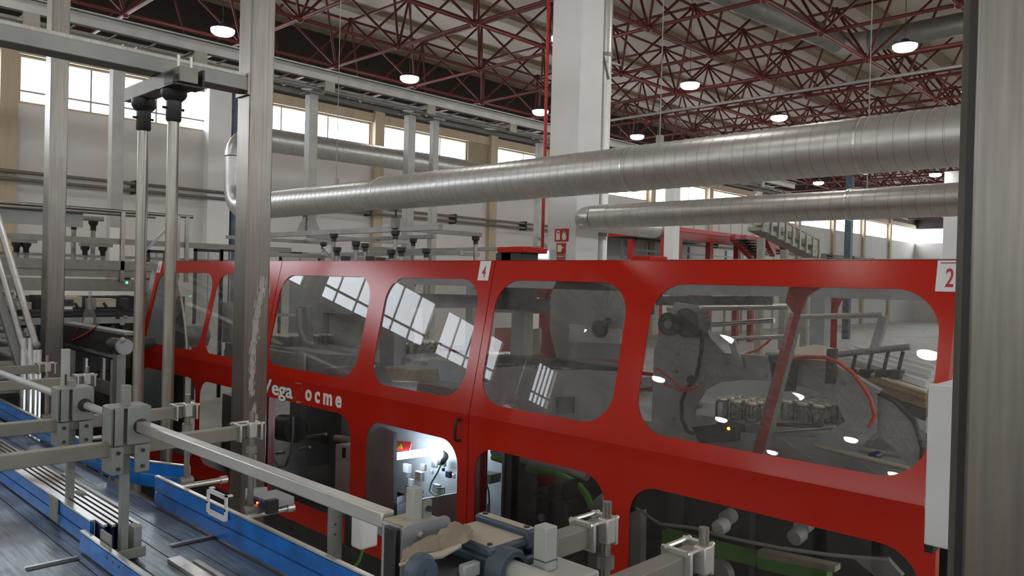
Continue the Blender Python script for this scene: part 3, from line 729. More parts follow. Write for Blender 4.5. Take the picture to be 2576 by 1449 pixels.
# inclined cluttered conveyor
inc = thing('inclined_conveyor', 'dusty beige inclined conveyor descending at the right end of the red platform', 'conveyor', (30, 10, 0))
yi = 11.4
a, b = P(1900, 575, y=yi), P(2040, 645, y=yi)
build('bed', MB().bar(a, b, .5, .12), m_alu, inc)
for k in range(9): tt = k/8; c = a.lerp(b, tt); build('side_post', B(c.x-.05, c.x+.05, yi-.3, yi-.24, c.z-.1, c.z+.6), m_galvdull, inc)
build('side_rail', MB().bar(a+Vector((0, -.27, .55)), b+Vector((0, -.27, .55)), .05, .06), m_dust, inc)
build('guard', MB().bar(a+Vector((0, .1, .3)), b+Vector((0, .1, .3)), .06, .14), m_green, inc)
random.seed(5)
for k in range(26):
    tt = random.random(); c = a.lerp(b, tt)+Vector((0, random.uniform(-.2, .2), .1+random.random()*.35)); s = random.uniform(.08, .24)
    build('fitting', B(c.x-s, c.x+s, c.y-s/2, c.y+s/2, c.z-s/2, c.z+s/2), random.choice([m_alu, m_dust, m_machgrey, m_beige]), inc, bevel=.03)
for tt in (.1, .5, .9): c = a.lerp(b, tt); build('leg', B(c.x-.08, c.x+.08, yi-.1, yi+.1, 0, c.z-.2), m_alu, inc)
# far posts
for px_, yy, m_, wd, lab in ((2135, 14.0, m_teal, .14, 'slim teal post in front of the far white wall'), (2397, 10.0, m_whitecol, .3, 'distant white column beside the right steel post'), (1690, 12.0, m_whitecol, .15, 'pale post in front of the corner of the red platform')):
    g = P(px_, 590, y=yy)
    post('hall_post', lab, g.x-wd, g.x+wd, yy-wd, yy+wd, 0, 7.3 if px_ != 1690 else 5.0, m_)
# white partition and pipe trestle beside the column
pt = thing('partition', 'low white partition behind the column foot', 'partition', (12.5, 12, 0))
build('panel', B(12.6, 14.9, 11.9, 12.0, 0, 2.9), m_white, pt)
build('strut', MB().bar((12.9, 11.8, 3.2), (13.9, 11.8, 2.5), .04, .04), m_galvdull, pt)
build('top_rail', B(13.2, 15.0, 11.78, 11.85, 3.25, 3.30), m_galvgrey, pt)
# boxes on top of the machine
rb = thing('actuator_box', 'red actuator box on dark mounts rising above the door numbered 4', 'box', (4.0, 3.9, 2.2))
a, b = P(1250, 621, x=4.0), P(1318, 635, x=4.0)
build('cover', B(4.0, 4.25, b.y, a.y, b.z, a.z), m_red, rb, bevel=.008)
build('mount', B(4.02, 4.2, b.y+.05, b.y+.3, 2.0, b.z), m_machdark, rb)
build('mount', B(4.02, 4.2, a.y-.12, a.y-.03, 2.0, b.z), m_black, rb)
a = P(1365, 641, x=9.3)
fd = thing('distant_display', 'small lit screen seen left of the white column foot', 'screen', (9.3, a.y, 0))
build('screen', B(9.3, 9.34, a.y-.09, a.y+.09, a.z-.06, a.z+.06), m_screen, fd)
build('case', B(9.34, 9.5, a.y-.12, a.y+.12, a.z-.1, a.z+.09), m_machgrey, fd)
build('stand', B(9.38, 9.46, a.y-.04, a.y+.04, 0, a.z-.1), m_machgrey, fd)
rb2 = thing('actuator_box', 'small red box on the machine top right of the column', 'box', (4.4, 2.6, 2.2))
a, b = P(1587, 643, x=4.4), P(1637, 654, x=4.4)
build('cover', B(4.4, 4.6, b.y, a.y, b.z-.02, a.z), m_red, rb2, bevel=.006)
build('mount', B(4.45, 4.55, b.y+.1, a.y-.1, 2.0, b.z-.02), m_machdark, rb2)
tag(build('cable_tray', B(5.6, 5.75, -.5, 4.2, 2.36, 2.42), m_galvgrey), 'grey cable tray just above the red machine at the right', 'tray')

# ================================================================== RED PACKING MACHINE
XM, ZC, XT, ZTOP, ZBOT = 3.0, 1.449, 3.179, 2.321, 0.43
SL = math.hypot(XT-XM, ZTOP-ZC); SU = Vector(((XT-XM)/SL, 0, (ZTOP-ZC)/SL)); NO = Vector((-(ZTOP-ZC)/SL, 0, (XT-XM)/SL))
up_map = lambda q: Vector((XM, 0, ZC)) + Vector((0, -q[0], 0)) + SU*q[1] + NO*q[2]
lo_map = lambda q: Vector((XM, 0, ZC)) + Vector((0, -q[0], 0)) + Vector((0, 0, q[1])) + Vector((-q[2], 0, 0))
s_of = lambda z: (z-ZC)/(ZTOP-ZC)*SL
pk = thing('packing_machine', 'long red packing machine enclosure with rounded windows and white lettering', 'machine', (3.6, 4.4, 0))
doors = [(0.84, 3.237, [(0.885, 2.135), (2.275, 3.185)], 'near red door with sticker 2'),
         (3.243, 5.632, [(3.325, 4.215), (4.385, 5.58)], 'middle red door with sticker 4, handle and lettering'),
         (5.640, 8.05, [(5.72, 6.67), (6.75, 7.98)], 'far red door behind the steel posts')]
DOBJ = []
for ya_, yb_, wins, lab in doors:
    oU = [(-yb_, 0.0), (-ya_, 0.0), (-ya_, SL), (-yb_, SL)]
    hU = [rrect(-b, -a, s_of(1.525), s_of(2.209), 0.165, 9) for a, b in wins]
    oL = [(-yb_, ZBOT-ZC), (-ya_, ZBOT-ZC), (-ya_, 0), (-yb_, 0)]
    hL = [rrect(-b, -a, 0.575-ZC, 1.285-ZC, 0.145, 9) for a, b in wins]
    mb = MB()
    meU = plate2d(oU, hU, 0.006); meL = plate2d(oL, hL, 0.006)
    mb.mesh(meU, up_map); mb.mesh(meL, lo_map)
    # folded top and side flanges
    mb.prism([up_map((-ya_, SL, .003)), up_map((-yb_, SL, .003)), up_map((-yb_, SL-.004, .003)), up_map((-ya_, SL-.004, .003))], (0.09, 0, 0.002))
    for yy in (ya_, yb_):
        s_ = 0.004 if yy == ya_ else -0.004
        mb.prism([up_map((-yy, 0, -.002)), up_map((-yy, SL, -.002)), up_map((-yy, SL, -.04)), up_map((-yy, 0, -.04))], (0, s_, 0))
        mb.prism([lo_map((-yy, 0, -.002)), lo_map((-yy, ZBOT-ZC, -.002)), lo_map((-yy, ZBOT-ZC, -.04)), lo_map((-yy, 0, -.04))], (0, s_, 0))
    d = build('door', mb, m_red, pk); d['label'] = lab; DOBJ.append(d)
    for a, b in wins:
        pu = MB(); pl = MB()
        pu.mesh(plate2d(rrect(-b-.02, -a+.02, s_of(1.525)-.02, s_of(2.209)+.02, 0.175, 9), (), .004), lambda q: up_map((q[0], q[1], q[2]-.008)))
        pl.mesh(plate2d(rrect(-b-.02, -a+.02, .555-ZC, 1.305-ZC, 0.155, 9), (), .004), lambda q: lo_map((q[0], q[1], q[2]-.008)))
        build('pane', pu, m_pane, d); build('pane', pl, m_panelow, d)
# handle, stickers, lettering
hy = 3.305
build('handle', MB().tube([(XM-.004, hy, 1.415), (XM-.035, hy, 1.415), (XM-.045, hy, 1.405), (XM-.045, hy, 1.308), (XM-.035, hy, 1.298), (XM-.004, hy, 1.298)], .0085, 8), m_black, DOBJ[1])
def sticker(d, y0, y1, num, edge=True):
    s0, s1 = s_of(2.203), s_of(2.317)
    st_ = build('sticker', MB().mesh(plate2d([(-y1, s0), (-y0, s0), (-y0, s1), (-y1, s1)], (), .001), lambda q: up_map((q[0], q[1], q[2]+.0045))), m_white, d)
    me = text2d(num, 0.098, .0008, 0.001, 0.62, 0.0); us = [v.co.x for v in me.vertices]; wd = max(us)
    mb = MB().mesh(me, lambda q: up_map((-(y0+y1)/2-wd/2+q[0], s0+.018+q[1], q[2]+.0058)))
    # parented below the door as well: a flat print on the sticker
    build('number', mb, m_print, d)
    if num == '2': build('small_print', MB().mesh(plate2d([(-y1+.01, s1-.012), (-y0-.01, s1-.012), (-y0-.01, s1-.007), (-y1+.01, s1-.007)], (), .0006), lambda q: up_map((q[0], q[1], q[2]+.0058))), m_faded, d)
sticker(DOBJ[0], 0.822, 0.911, '2'); sticker(DOBJ[1], 3.272, 3.362, '4'); sticker(DOBJ[2], 7.96, 8.045, '6')
def lettering(name, body, y_left, z_base, size, m_, bold, sx, th, gap, lab=None):
    u = -y_left
    mb = MB(); me_ = MB()
    for ch in body:
        me = text2d(ch, size, th, bold, sx); wd = max(v.co.x for v in me.vertices)
        mb.mesh(me, lambda q, u=u: lo_map((u+q[0], z_base-ZC+q[1], q[2]+.0045)))
        m2 = text2d(ch, size, th*.5, bold+.0045, sx)
        me_.mesh(m2, lambda q, u=u: lo_map((u+q[0], z_base-ZC+q[1], q[2]+.0038)))
        u += wd+gap
    o = build(name, mb, m_, DOBJ[1], smooth=False); return o, me_, -u
o, edge_, yend = lettering('vega_lettering', 'Vega', 5.575, 1.312, 0.150, m_letter, .0035, 1.52, .003, -.002)
o.name = 'lettering'; build('letter_outline', edge_, m_letteredge, DOBJ[1], smooth=False)
o, edge_, yend = lettering('lettering', 'ocme', 4.955, 1.327, 0.152, m_letter, .005, 1.0, .003, .040)
# faded emblem between the words
em = MB()
def strip_(pts, wd):
    for (a, b) in zip(pts[:-1], pts[1:]):
        dx, dy = b[0]-a[0], b[1]-a[1]; L_ = math.hypot(dx, dy); nx, ny = -dy/L_*wd/2, dx/L_*wd/2
        em.prism([lo_map((-p[0], p[1]-ZC, .0045)) for p in ((a[0]-nx, a[1]+ny), (b[0]-nx, b[1]+ny), (b[0]+nx, b[1]-ny), (a[0]+nx, a[1]-ny))], (-.0015, 0, 0))
strip_([(5.13, 1.305), (5.10, 1.322), (5.07, 1.345)], .012); strip_([(5.07, 1.345), (5.035, 1.385), (5.005, 1.41), (4.99, 1.40), (4.998, 1.37), (5.03, 1.335), (5.05, 1.32)], .007)
strip_([(5.075, 1.295), (5.01, 1.300)], .016); strip_([(5.09, 1.43), (5.01, 1.432)], .009)
build('emblem', em, m_faded, DOBJ[1], smooth=False)
# frame, base, ends, far side
build('base_frame', B(3.06, 5.3, .86, 8.2, 0.02, .40), m_machdark, pk)
build('bottom_sill', B(3.02, 3.12, .84, 8.05, .36, .43), m_machdark, pk)
build('end_frame', MB().prism([(3.22, 8.07, .4), (3.02, 8.07, .4), (3.02, 8.07, 1.45), (3.2, 8.07, 2.32), (3.4, 8.07, 2.32)], (0, .16, 0)), m_galvdull, pk)
build('hinge', MB().tube([(3.15, 8.22, 2.30), (3.1, 8.28, 2.27), (3.05, 8.27, 2.22), (3.08, 8.24, 2.18)], .015, 8), m_machgrey, pk)
for yy in (3.24, 5.636): build('door_post', B(3.075, 3.13, yy-.022, yy+.022, .43, 1.44), m_reddk, pk)
rear = MB()
oR = [(0.84, .43), (8.05, .43), (8.05, 2.3), (.84, 2.3)]
hR = []
for _, _, wins, _ in doors:
    for a, b in wins: hR += [rrect(a, b, 1.5, 2.2, .16, 6), rrect(a, b, .58, 1.28, .14, 6)]
rear.mesh(plate2d(oR, hR, .006), lambda q: Vector((5.32+q[2], q[0], q[1])))
build('rear_guard', rear, m_red, pk)
def ix(pts, x, th=.02): return MB().prism([P(a, b, x=x) for a, b in pts], (th, 0, 0))
def part(name, mb, m_, **k): return build(name, mb, m_, pk, **k)
def holes_plate(pts, hole, x, th=.02):
    me = plate2d([(-P(a, b, x=x).y, P(a, b, x=x).z) for a, b in pts], [[(-P(a, b, x=x).y, P(a, b, x=x).z) for a, b in hole]], th)
    return MB().mesh(me, lambda q: Vector((x+q[2], -q[0], q[1])))
# inner skeleton
for yy in (1.1, 2.2, 3.3, 4.3, 5.6, 6.7, 7.9):
    part('inner_post', B(5.15, 5.25, yy-.05, yy+.05, .4, 2.25), m_machgrey)
part('roof_beam', B(3.95, 4.07, .9, 8.1, 2.16, 2.25), m_machgrey)
part('roof_beam', B(5.1, 5.22, .9, 8.1, 2.20, 2.27), m_galvgrey)
part('conveyor_bed', B(3.9, 5.0, .9, 8.1, 1.26, 1.40), m_machgrey)
part('side_rail', B(3.86, 3.90, 3.3, 8.0, 1.36, 1.48), m_galvgrey)
part('lower_panel', B(4.7, 4.74, .9, 8.1, .4, 1.26), m_machdark)
# --- right-hand upper window (door 2)
arch = [(1640, 1100), (1648, 880), (1700, 760), (1760, 770), (1790, 850), (1830, 893), (1980, 905), (2085, 915), (2205, 985), (2205, 1085), (2180, 1110), (2100, 1200), (1900, 1180), (1700, 1140)]
hole = [(1742, 1068), (1752, 1020), (1775, 980), (1810, 962), (1880, 955), (1980, 960), (2060, 985), (2110, 1020), (2128, 1060), (2060, 1100), (1900, 1092), (1780, 1080)]
part('arch_plate', holes_plate(arch, hole, 3.62, .022), m_machgrey)
part('plate_edge', ix([(1815, 888), (1982, 899), (2086, 909), (2210, 981), (2207, 990), (2083, 918), (1980, 907), (1815, 896)], 3.60, .05), m_galvgrey)
part('cam_arm', ix([(2205, 985), (2250, 1010), (2300, 1060), (2322, 1130), (2310, 1200), (2250, 1130), (2205, 1090)], 3.66, .03), m_machgrey)
part('rubber_edge', MB().tube([P(*q, x=3.64) for q in ((2205, 985), (2250, 1008), (2300, 1058), (2322, 1128), (2316, 1200))], .012, 8), m_black)
for (a, b, x, r, m_, nm) in (((1775, 818), (1948, 806), 4.1, .014, m_bright, 'shaft'), ((2005, 798), (2222, 792), 4.2, .016, m_galv, 'shaft'), ((1840, 852), (2010, 846), 4.1, .013, m_bright, 'shaft'),
                             ((1680, 777), (1985, 771), 4.3, .018, m_bright, 'shaft'), ((2105, 892), (2290, 872), 4.0, .016, m_galvdull, 'hold_down_shaft')):
    part(nm, MB().cyl(P(*a, x=x), P(*b, x=x), r, 12), m_)
part('drum', MB().cyl(P(1725, 812, x=3.5), P(1725, 812, x=3.5)+Vector((.12, 0, 0)), .075, 24), m_machdark)
part('drum', MB().cyl(P(1680, 815, x=3.45), P(1680, 815, x=3.45)+Vector((.05, 0, 0)), .06, 24), m_black)
part('drum_hub', MB().cyl(P(1680, 815, x=3.44), P(1680, 815, x=3.44)+Vector((.03, 0, 0)), .024, 16), m_galvdull)
part('cross_head', ix([(1650, 745), (1900, 745), (1900, 768), (1650, 768)], 3.9, .2), m_machdark)
part('long_beam', ix([(1640, 720), (2010, 728), (2010, 745), (1640, 742)], 4.6, .1), m_machgrey)
part('chain', MB().tube([P(*q, x=3.55) for q in ((1768, 830), (1765, 880), (1752, 950), (1728, 975), (1715, 1010), (1716, 1055), (1730, 1085), (1745, 1090))], .011, 8), m_black)
part('cable_knot', MB().ball(P(1738, 955, x=3.54), .026), m_black)
part('red_tubes', MB().tube([P(*q, x=3.5) for q in ((1650, 925), (1690, 955), (1715, 978), (1745, 977), (1755, 968))], .007, 7).tube([P(*q, x=3.5) for q in ((1670, 965), (1710, 983), (1740, 982))], .006, 7), m_redhose)
part('air_hose', MB().tube([P(*q, x=3.52) for q in ((1985, 903), (2030, 898), (2075, 899), (2110, 912), (2145, 938), (2170, 970), (2190, 1005), (2200, 1045), (2185, 1075))], .009, 8), m_redhose)
part('air_hose', MB().tube([P(*q, x=3.9) for q in ((1870, 893), (1905, 880), (1930, 862), (1940, 850))], .007, 8), m_redhose)
part('swing_bar', MB().bar(P(2000, 790, x=3.42), P(1905, 1142, x=3.30), .045, .03), m_reddk)
part('swing_bar_edge', MB().bar(P(2012, 795, x=3.44), P(1921, 1142, x=3.33), .012, .03), m_galvdull)
part('gusset', ix([(1985, 722), (2065, 722), (2030, 745), (2005, 800), (1975, 760)], 3.55, .02), m_reddk)
part('clamp', ix([(1935, 900), (2000, 905), (1990, 985), (1945, 985)], 3.55, .05), m_machdark)
part('clamp_head', ix([(1932, 893), (1985, 895), (1982, 912), (1935, 912)], 3.52, .06), m_gear)
part('bracket_arm', ix([(1830, 850), (1845, 850), (1868, 925), (1850, 925)], 3.57, .02), m_galvgrey)
part('bracket_arm', ix([(2080, 878), (2102, 878), (2095, 965), (2075, 965)], 3.57, .03), m_machdark)
for px_, py_ in ((1705, 890), (1700, 932), (1827, 914), (1860, 918), (1925, 945), (2120, 965), (1757, 1022), (1695, 1055)):
    c = P(px_, py_, x=3.605); part('bolt', MB().cyl(c+Vector((-.008, 0, 0)), c+Vector((.02, 0, 0)), .012, 10), m_galvdull)
part('amber_light', MB().ball(P(1833, 1078, x=3.56), .008), m_amber)
part('actuator', ix([(1740, 1075), (1800, 1060), (1850, 1075), (1850, 1110), (1760, 1115)], 3.56, .1), m_machdark)
part('link_bar', ix([(1738, 1058), (1795, 1048), (1795, 1068), (1738, 1075)], 3.52, .03), m_galvgrey)
for k, (a, b) in enumerate((((1950, 1085), (2100, 1075)), ((1955, 1068), (2070, 1072)), ((1940, 1108), (2050, 1102)), ((1960, 1130), (2150, 1128)))):
    part('lower_rod', MB().cyl(P(*a, x=3.7), P(*b, x=3.7), .010, 10), [m_galv, m_machdark, m_machdark, m_bright][k])
part('yellow_rail', MB().cyl(P(2050, 1120, x=3.6), P(2290, 1180, x=3.6), .012, 10), m_dust)
part('yellow_rail', MB().cyl(P(1960, 1100, x=3.75), P(2290, 1150, x=3.75), .012, 10), m_dust)
part('blue_valve', MB().cyl(P(2195, 1150, x=3.6), P(2195, 1150, x=3.6)+Vector((.06, 0, 0)), .02, 12), m_navy)
part('arm_post', MB().bar(P(2225, 795, x=4.2), P(2200, 880, x=4.2), .04, .04), m_machgrey)
for px_ in (2155, 2195, 2235, 2272):
    c = P(px_, 884, x=4.0); part('hold_down_finger', MB().bar(c, c+Vector((.0, .02, -.10)), .014, .014).box(c.x-.03, c.x+.03, c.y, c.y+.05, c.z-.13, c.z-.09), m_machdark)
# magazine of flat carton blanks
zm = 1.80
for k in range(5):
    a = P(2030+66*k, 905+15*k, x=4.25); 
c0, c1, c2, c3 = P(2085, 905, x=4.05), P(2330, 985, x=3.9), P(2362, 925, x=4.5), P(2170, 878, x=4.7)
for k in range(9):
    dz = Vector((0, 0, -.009*k)); j = Vector((random.uniform(-.006, .006), random.uniform(-.006, .006), 0))
    o = tag(build('carton_blank', MB().prism([c0+dz+j, c1+dz+j, c2+dz+j, c3+dz+j], (0, 0, -.0075)), m_card if k else m_cardwhite), 'flat carton blank in the sloping stack inside the near red door', 'cardboard', 'carton blanks in the magazine')
b0, b1, b2, b3 = P(1925, 885, x=4.15), P(2120, 905, x=4.1), P(2180, 895, x=4.5), P(2055, 866, x=4.6)
for k in range(4):
    dz = Vector((0, 0, -.012*k))
    tag(build('carton_blank', MB().prism([b0+dz, b1+dz, b2+dz, b3+dz], (0, 0, -.010)), m_card if k else m_cardwhite), 'flat carton blank in the rear stack inside the near red door', 'cardboard', 'carton blanks in the rear stack')
for k in range(4):
    a, b = c0.lerp(c3, .15+.22*k)+Vector((0, 0, .015)), c1.lerp(c2, .15+.22*k)+Vector((0, 0, .015))
    part('magazine_rail', MB().bar(a, b, .045, .03), m_white)
part('magazine_bed', MB().prism([q+Vector((0, 0, -.085)) for q in (c0, c1, c2, c3)], (0, 0, -.05)), m_machdark)
part('white_tray', ix([(2195, 1010), (2330, 1040), (2330, 1090), (2290, 1060), (2200, 1040)], 4.2, .3), m_whitebox)
part('light_cabinet', B(4.6, 4.9, .95, 1.6, .9, 1.55), m_greylt, bevel=.02)
# --- narrow window of the near door
part('cross_beam', ix([(1225, 750), (1395, 752), (1385, 790), (1225, 785)], 4.3, .25), m_galvdull)
part('cross_beam', ix([(1225, 712), (1560, 716), (1560, 728), (1225, 724)], 4.7, .1), m_galvgrey)
part('red_strut', ix([(1360, 790), (1383, 790), (1384, 850), (1400, 900), (1358, 898), (1362, 850)], 4.1, .05), m_reddk)
part('red_strut', ix([(1335, 725), (1387, 725), (1375, 752), (1348, 748)], 4.35, .05), m_reddk)
part('gear_plate', ix([(1385, 745), (1400, 705), (1560, 706), (1572, 760), (1560, 905), (1400, 900), (1383, 830)], 3.95, .03), m_galvdull)
part('pale_guard', ix([(1432, 815), (1560, 830), (1560, 865), (1430, 860)], 3.93, .02), m_greylt)
kb = P(1505, 828, x=3.9)
part('hand_knob', MB().lathe(kb, [(.0, -.02), (.03, -.02), (.055, .0), (.055, .03), (.03, .05)], 14, (1, 0, 0)), m_black)
part('knob_lever', MB().bar(kb, P(1532, 805, x=3.88), .035, .03), m_machdark)
part('square_post', ix([(1287, 785), (1318, 785), (1316, 905), (1283, 905)], 4.2, .1), m_machgrey)
part('perforated_plate', ix([(1325, 830), (1358, 825), (1360, 890), (1320, 888)], 4.5, .02), m_cardwhite)
part('motor_block', ix([(1245, 825), (1285, 825), (1285, 885), (1240, 885)], 4.4, .2), m_faded)
part('carton_shape', ix([(1450, 870), (1560, 865), (1560, 915), (1440, 915)], 4.6, .2), m_faded)
part('bed_plate', ix([(1225, 925), (1560, 935), (1560, 1060), (1225, 1040)], 3.72, .02), m_machgrey)
part('bed_edge', ix([(1225, 895), (1400, 905), (1560, 925), (1560, 935), (1225, 910)], 3.9, .2), m_machdark)
part('valve_block', ix([(1395, 1000), (1440, 998), (1440, 1040), (1400, 1042)], 3.70, .04), m_machdark)
part('round_cover', MB().cyl(P(1275, 1040, x=3.4), P(1275, 1040, x=3.4)+Vector((.06, 0, 0)), .055, 20), m_bright)
# --- middle door, upper windows
part('cross_beam', ix([(1015, 742), (1205, 746), (1205, 775), (1040, 775), (1015, 760)], 4.3, .3), m_machgrey)
part('cross_beam_edge', ix([(1015, 738), (1205, 742), (1205, 748), (1015, 744)], 4.28, .3), m_galvgrey)
part('square_post', ix([(955, 815), (992, 822), (990, 935), (955, 935)], 3.8, .12), m_galvdull)
part('drive_box', ix([(965, 922), (1050, 930), (1055, 962), (985, 960)], 3.6, .2), m_dust, bevel=.01)
part('drive_box', ix([(1050, 960), (1140, 975), (1130, 1005), (1045, 985)], 3.6, .2), m_galvdull, bevel=.01)
part('bed_plate', ix([(1080, 905), (1200, 915), (1180, 990), (1060, 960)], 3.85, .02), m_machgrey)
part('cross_beam', ix([(770, 757), (880, 757), (880, 790), (770, 785)], 4.4, .2), m_machgrey)
part('light_strip', ix([(690, 789), (747, 789), (747, 796), (690, 796)], 4.2, .03), m_whitebox)
part('red_strut', ix([(812, 765), (828, 765), (828, 850), (812, 850)], 4.6, .05), m_reddk)
part('inner_post', ix([(748, 770), (770, 772), (778, 860), (758, 865)], 4.1, .05), m_galvdull)
part('curved_chute', MB().tube([P(*q, x=3.95) for q in ((752, 775), (755, 830), (768, 862), (792, 870))], .03, 10), m_galvdull)
part('bed_plate', ix([(675, 885), (905, 895), (890, 945), (675, 925)], 3.8, .02), m_machgrey)
part('support_plate', ix([(750, 890), (765, 890), (764, 935), (750, 930)], 3.75, .02), m_greylt)
part('drive_box', ix([(815, 925), (895, 920), (880, 950), (830, 945)], 3.5, .2), m_galvdull, bevel=.01)
# far door: pale folded sheets and drums
part('pale_sheet', ix([(440, 690), (455, 740), (465, 820), (475, 880), (400, 870), (410, 700)], 3.7, .01), m_galvgrey)
part('bright_edge', MB().tube([P(*q, x=3.66) for q in ((446, 695), (455, 745), (464, 810), (470, 878))], .012, 8), m_bright)
part('tall_drum', MB().cyl(P(600, 860, x=3.9), P(600, 760, x=3.9), .16, 20), m_machgrey)
part('grey_roll', MB().cyl(P(452, 845, x=3.8), P(452, 845, x=3.8)+Vector((.3, 0, 0)), .13, 20), m_galvdull)
part('inner_panel', B(4.6, 4.64, 5.8, 8.0, 1.3, 2.2), m_galvgrey)
# jars on the beds
def jar(c, r=.037, h=.10, grp='glass jars inside the packing machine'):
    t = thing('jar', 'glass jar with a golden tin lid inside the red packing machine', 'jar', tuple(c), grp)
    build('glass', MB().lathe(c, [(r*.9, 0), (r, .008), (r, h*.78), (r*.8, h*.9), (r*.8, h)], 12), m_jar, t)
    build('lid', MB().lathe(c, [(r*.86, h*.88), (r*.9, h*.9), (r*.9, h*1.03), (r*.84, h*1.06), (0, h*1.06)], 12), m_tin, t)
    return t
part('jar_table', B(3.95, 5.1, 3.45, 7.7, 1.42, 1.50), m_machgrey)
jp = jar(Vector((4.06, 7.42, 1.50)))
for i in range(5):
    for j in range(5):
        if i or j: dup(jp, (4.06+.085*i, 7.42-.085*j, 1.50))
def row(x0, y0, ni, nj, label, grp, z=1.50):
    for i in range(ni):
        for j in range(nj):
            o = dup(jp, (x0+.08*i, y0-.085*j, z), label); o['group'] = grp
row(4.52, 7.20, 7, 2, 'glass jar in the row left of the curved chute, middle red door', 'row of jars in the wide middle window')
row(4.50, 6.02, 7, 3, 'glass jar in the pack seen through the narrow window of the middle door', 'jars in the narrow middle window')
row(4.58, 4.84, 8, 4, 'packed jar with tin lid, rear pack behind the narrow near window', 'jars in the rear pack of the narrow near window')
row(4.32, 3.92, 8, 4, 'packed jar with tin lid, right pack behind the narrow near window', 'jars in the right pack of the narrow near window')
part('jar_carrier', B(3.80, 4.5, 1.55, 2.25, 1.44, 1.50), m_machgrey)
row(3.83, 2.14, 3, 3, 'glass jar seen through the arch plate, left of the red swing bar', 'jars in the arch, left cluster')
row(4.06, 1.88, 4, 3, 'glass jar seen through the arch plate, right of the red swing bar', 'jars in the arch, right cluster')
part('pale_panel', B(4.62, 4.66, 1.5, 2.9, 1.45, 1.78), m_white)
# --- lower compartments
part('led_bar', MB().cyl(P(998, 1148, x=3.75), P(1068, 1138, x=3.75), .028, 12), m_led)
part('led_spot', MB().lathe(P(1095, 1140, x=3.7), [(0, -.012), (.05, -.012), (.055, 0), (.05, .03), (0, .04)], 16, (1, 0, 0)), m_led)
part('spot_hood', MB().lathe(P(1098, 1152, x=3.73), [(.05, 0), (.06, .04), (.03, .09)], 16, (1, 0, 0)), m_machdark)
part('warning_plate', ix([(979, 1107), (1035, 1112), (1030, 1135), (978, 1133)], 3.74, .006), m_signred)
part('warning_triangle', MB().prism([P(1000, 1128, x=3.735), P(1012, 1129, x=3.735), P(1008, 1117, x=3.735)], (.004, 0, 0)), m_yellow)
part('side_panel', ix([(912, 1100), (955, 1075), (990, 1090), (990, 1330), (905, 1310)], 3.35, .03), m_machgrey)
part('deep_panel', B(4.0, 4.04, 3.3, 6.0, .45, 1.24), m_machgrey); part('light_block_panel', B(3.3, 4.68, 3.25, 3.27, .42, 1.25), m_machdark)  # second panel added to keep the LED light out of the next compartment
part('step_plate', ix([(995, 1268), (1150, 1240), (1150, 1345), (995, 1345)], 3.5, .15), m_machgrey)
part('white_block', ix([(995, 1252), (1025, 1242), (1025, 1262), (996, 1270)], 3.42, .05), m_whitebox)
random.seed(21)
for k in range(14):
    c = P(random.uniform(1010, 1140), random.uniform(1165, 1235), x=random.uniform(3.6, 3.95)); s = random.uniform(.012, .04)
    part('fitting', B(c.x, c.x+s, c.y-s, c.y+s, c.z-s, c.z+s), random.choice([m_machgrey, m_bright, m_machdark, m_navy]), bevel=.004)
part('green_cable', MB().tube([P(*q, x=3.55) for q in ((1110, 1168), (1100, 1190), (1085, 1215), (1080, 1235), (1095, 1248), (1118, 1240), (1118, 1228), (1100, 1228))], .006, 7), m_green)
wcab = part('white_cabinet', ix([(845, 1118), (884, 1122), (884, 1260), (842, 1260)], 3.5, .3), m_whitebox)
build('vent', ix([(861, 1126), (869, 1127), (868, 1152), (860, 1152)], 3.495, .01), m_machdark, pk)
part('upper_pipe', MB().cyl(P(845, 1102, x=3.7), P(930, 1115, x=3.7), .03, 12), m_dust)
part('hanging_hose', MB().tube([P(*q, x=3.55) for q in ((738, 1048), (737, 1090), (731, 1140), (718, 1172), (700, 1174), (688, 1155), (684, 1130))], .010, 8), m_dust)
part('dark_motor', MB().cyl(P(710, 1075, x=3.7), P(745, 1080, x=3.7), .12, 20), m_black)
for k, (a, b) in enumerate((((740, 1105), (820, 1092)), ((755, 1130), (780, 1125)), ((695, 1140), (715, 1138)))):
    part('rod', MB().cyl(P(*a, x=3.8), P(*b, x=3.8), .013, 10), m_bright)
part('grey_cabinet', ix([(560, 990), (590, 1000), (585, 1160), (555, 1150)], 3.5, .2), m_machgrey)
for k in range(6):
    a = P(375+16*k, 960+3*k, x=3.6); part('inner_slat', B(3.6, 3.62, a.y-.06, a.y+.06, .6, 1.2), [m_machgrey, m_machdark, m_galvdull][k % 3])
# second compartment of the near door: motor, hopper, guard
part('motor_box', ix([(1325, 1250), (1345, 1238), (1425, 1262), (1430, 1335), (1325, 1310)], 3.35, .22), m_black, bevel=.02)
part('motor_cap', ix([(1355, 1225), (1420, 1210), (1412, 1260), (1345, 1238)], 3.36, .18), m_black, bevel=.01)
part('motor_flange', MB().cyl(P(1360, 1303, x=3.33), P(1360, 1303, x=3.33)+Vector((.03, 0, 0)), .022, 14), m_machgrey)
part('hopper', ix([(1492, 1258), (1512, 1240), (1525, 1290), (1525, 1449), (1475, 1449), (1478, 1300)], 3.25, .2), m_galvdull, bevel=.01)
part('chain_guard', MB().tube([P(*q, x=3.5) for q in ((1240, 1150), (1330, 1178), (1410, 1195), (1450, 1215), (1475, 1245), (1490, 1280))], .022, 8), m_green)
part('grey_cover', MB().tube([P(*q, x=3.45) for q in ((1240, 1135), (1340, 1160), (1430, 1180), (1478, 1200))], .025, 8), m_machgrey)
part('blue_lit_box', ix([(1285, 1172), (1300, 1174), (1300, 1225), (1284, 1224)], 3.6, .1), m_greylt)
part('blue_lit_box', ix([(1200, 1190), (1235, 1195), (1232, 1218), (1198, 1210)], 3.7, .1), m_machgrey)
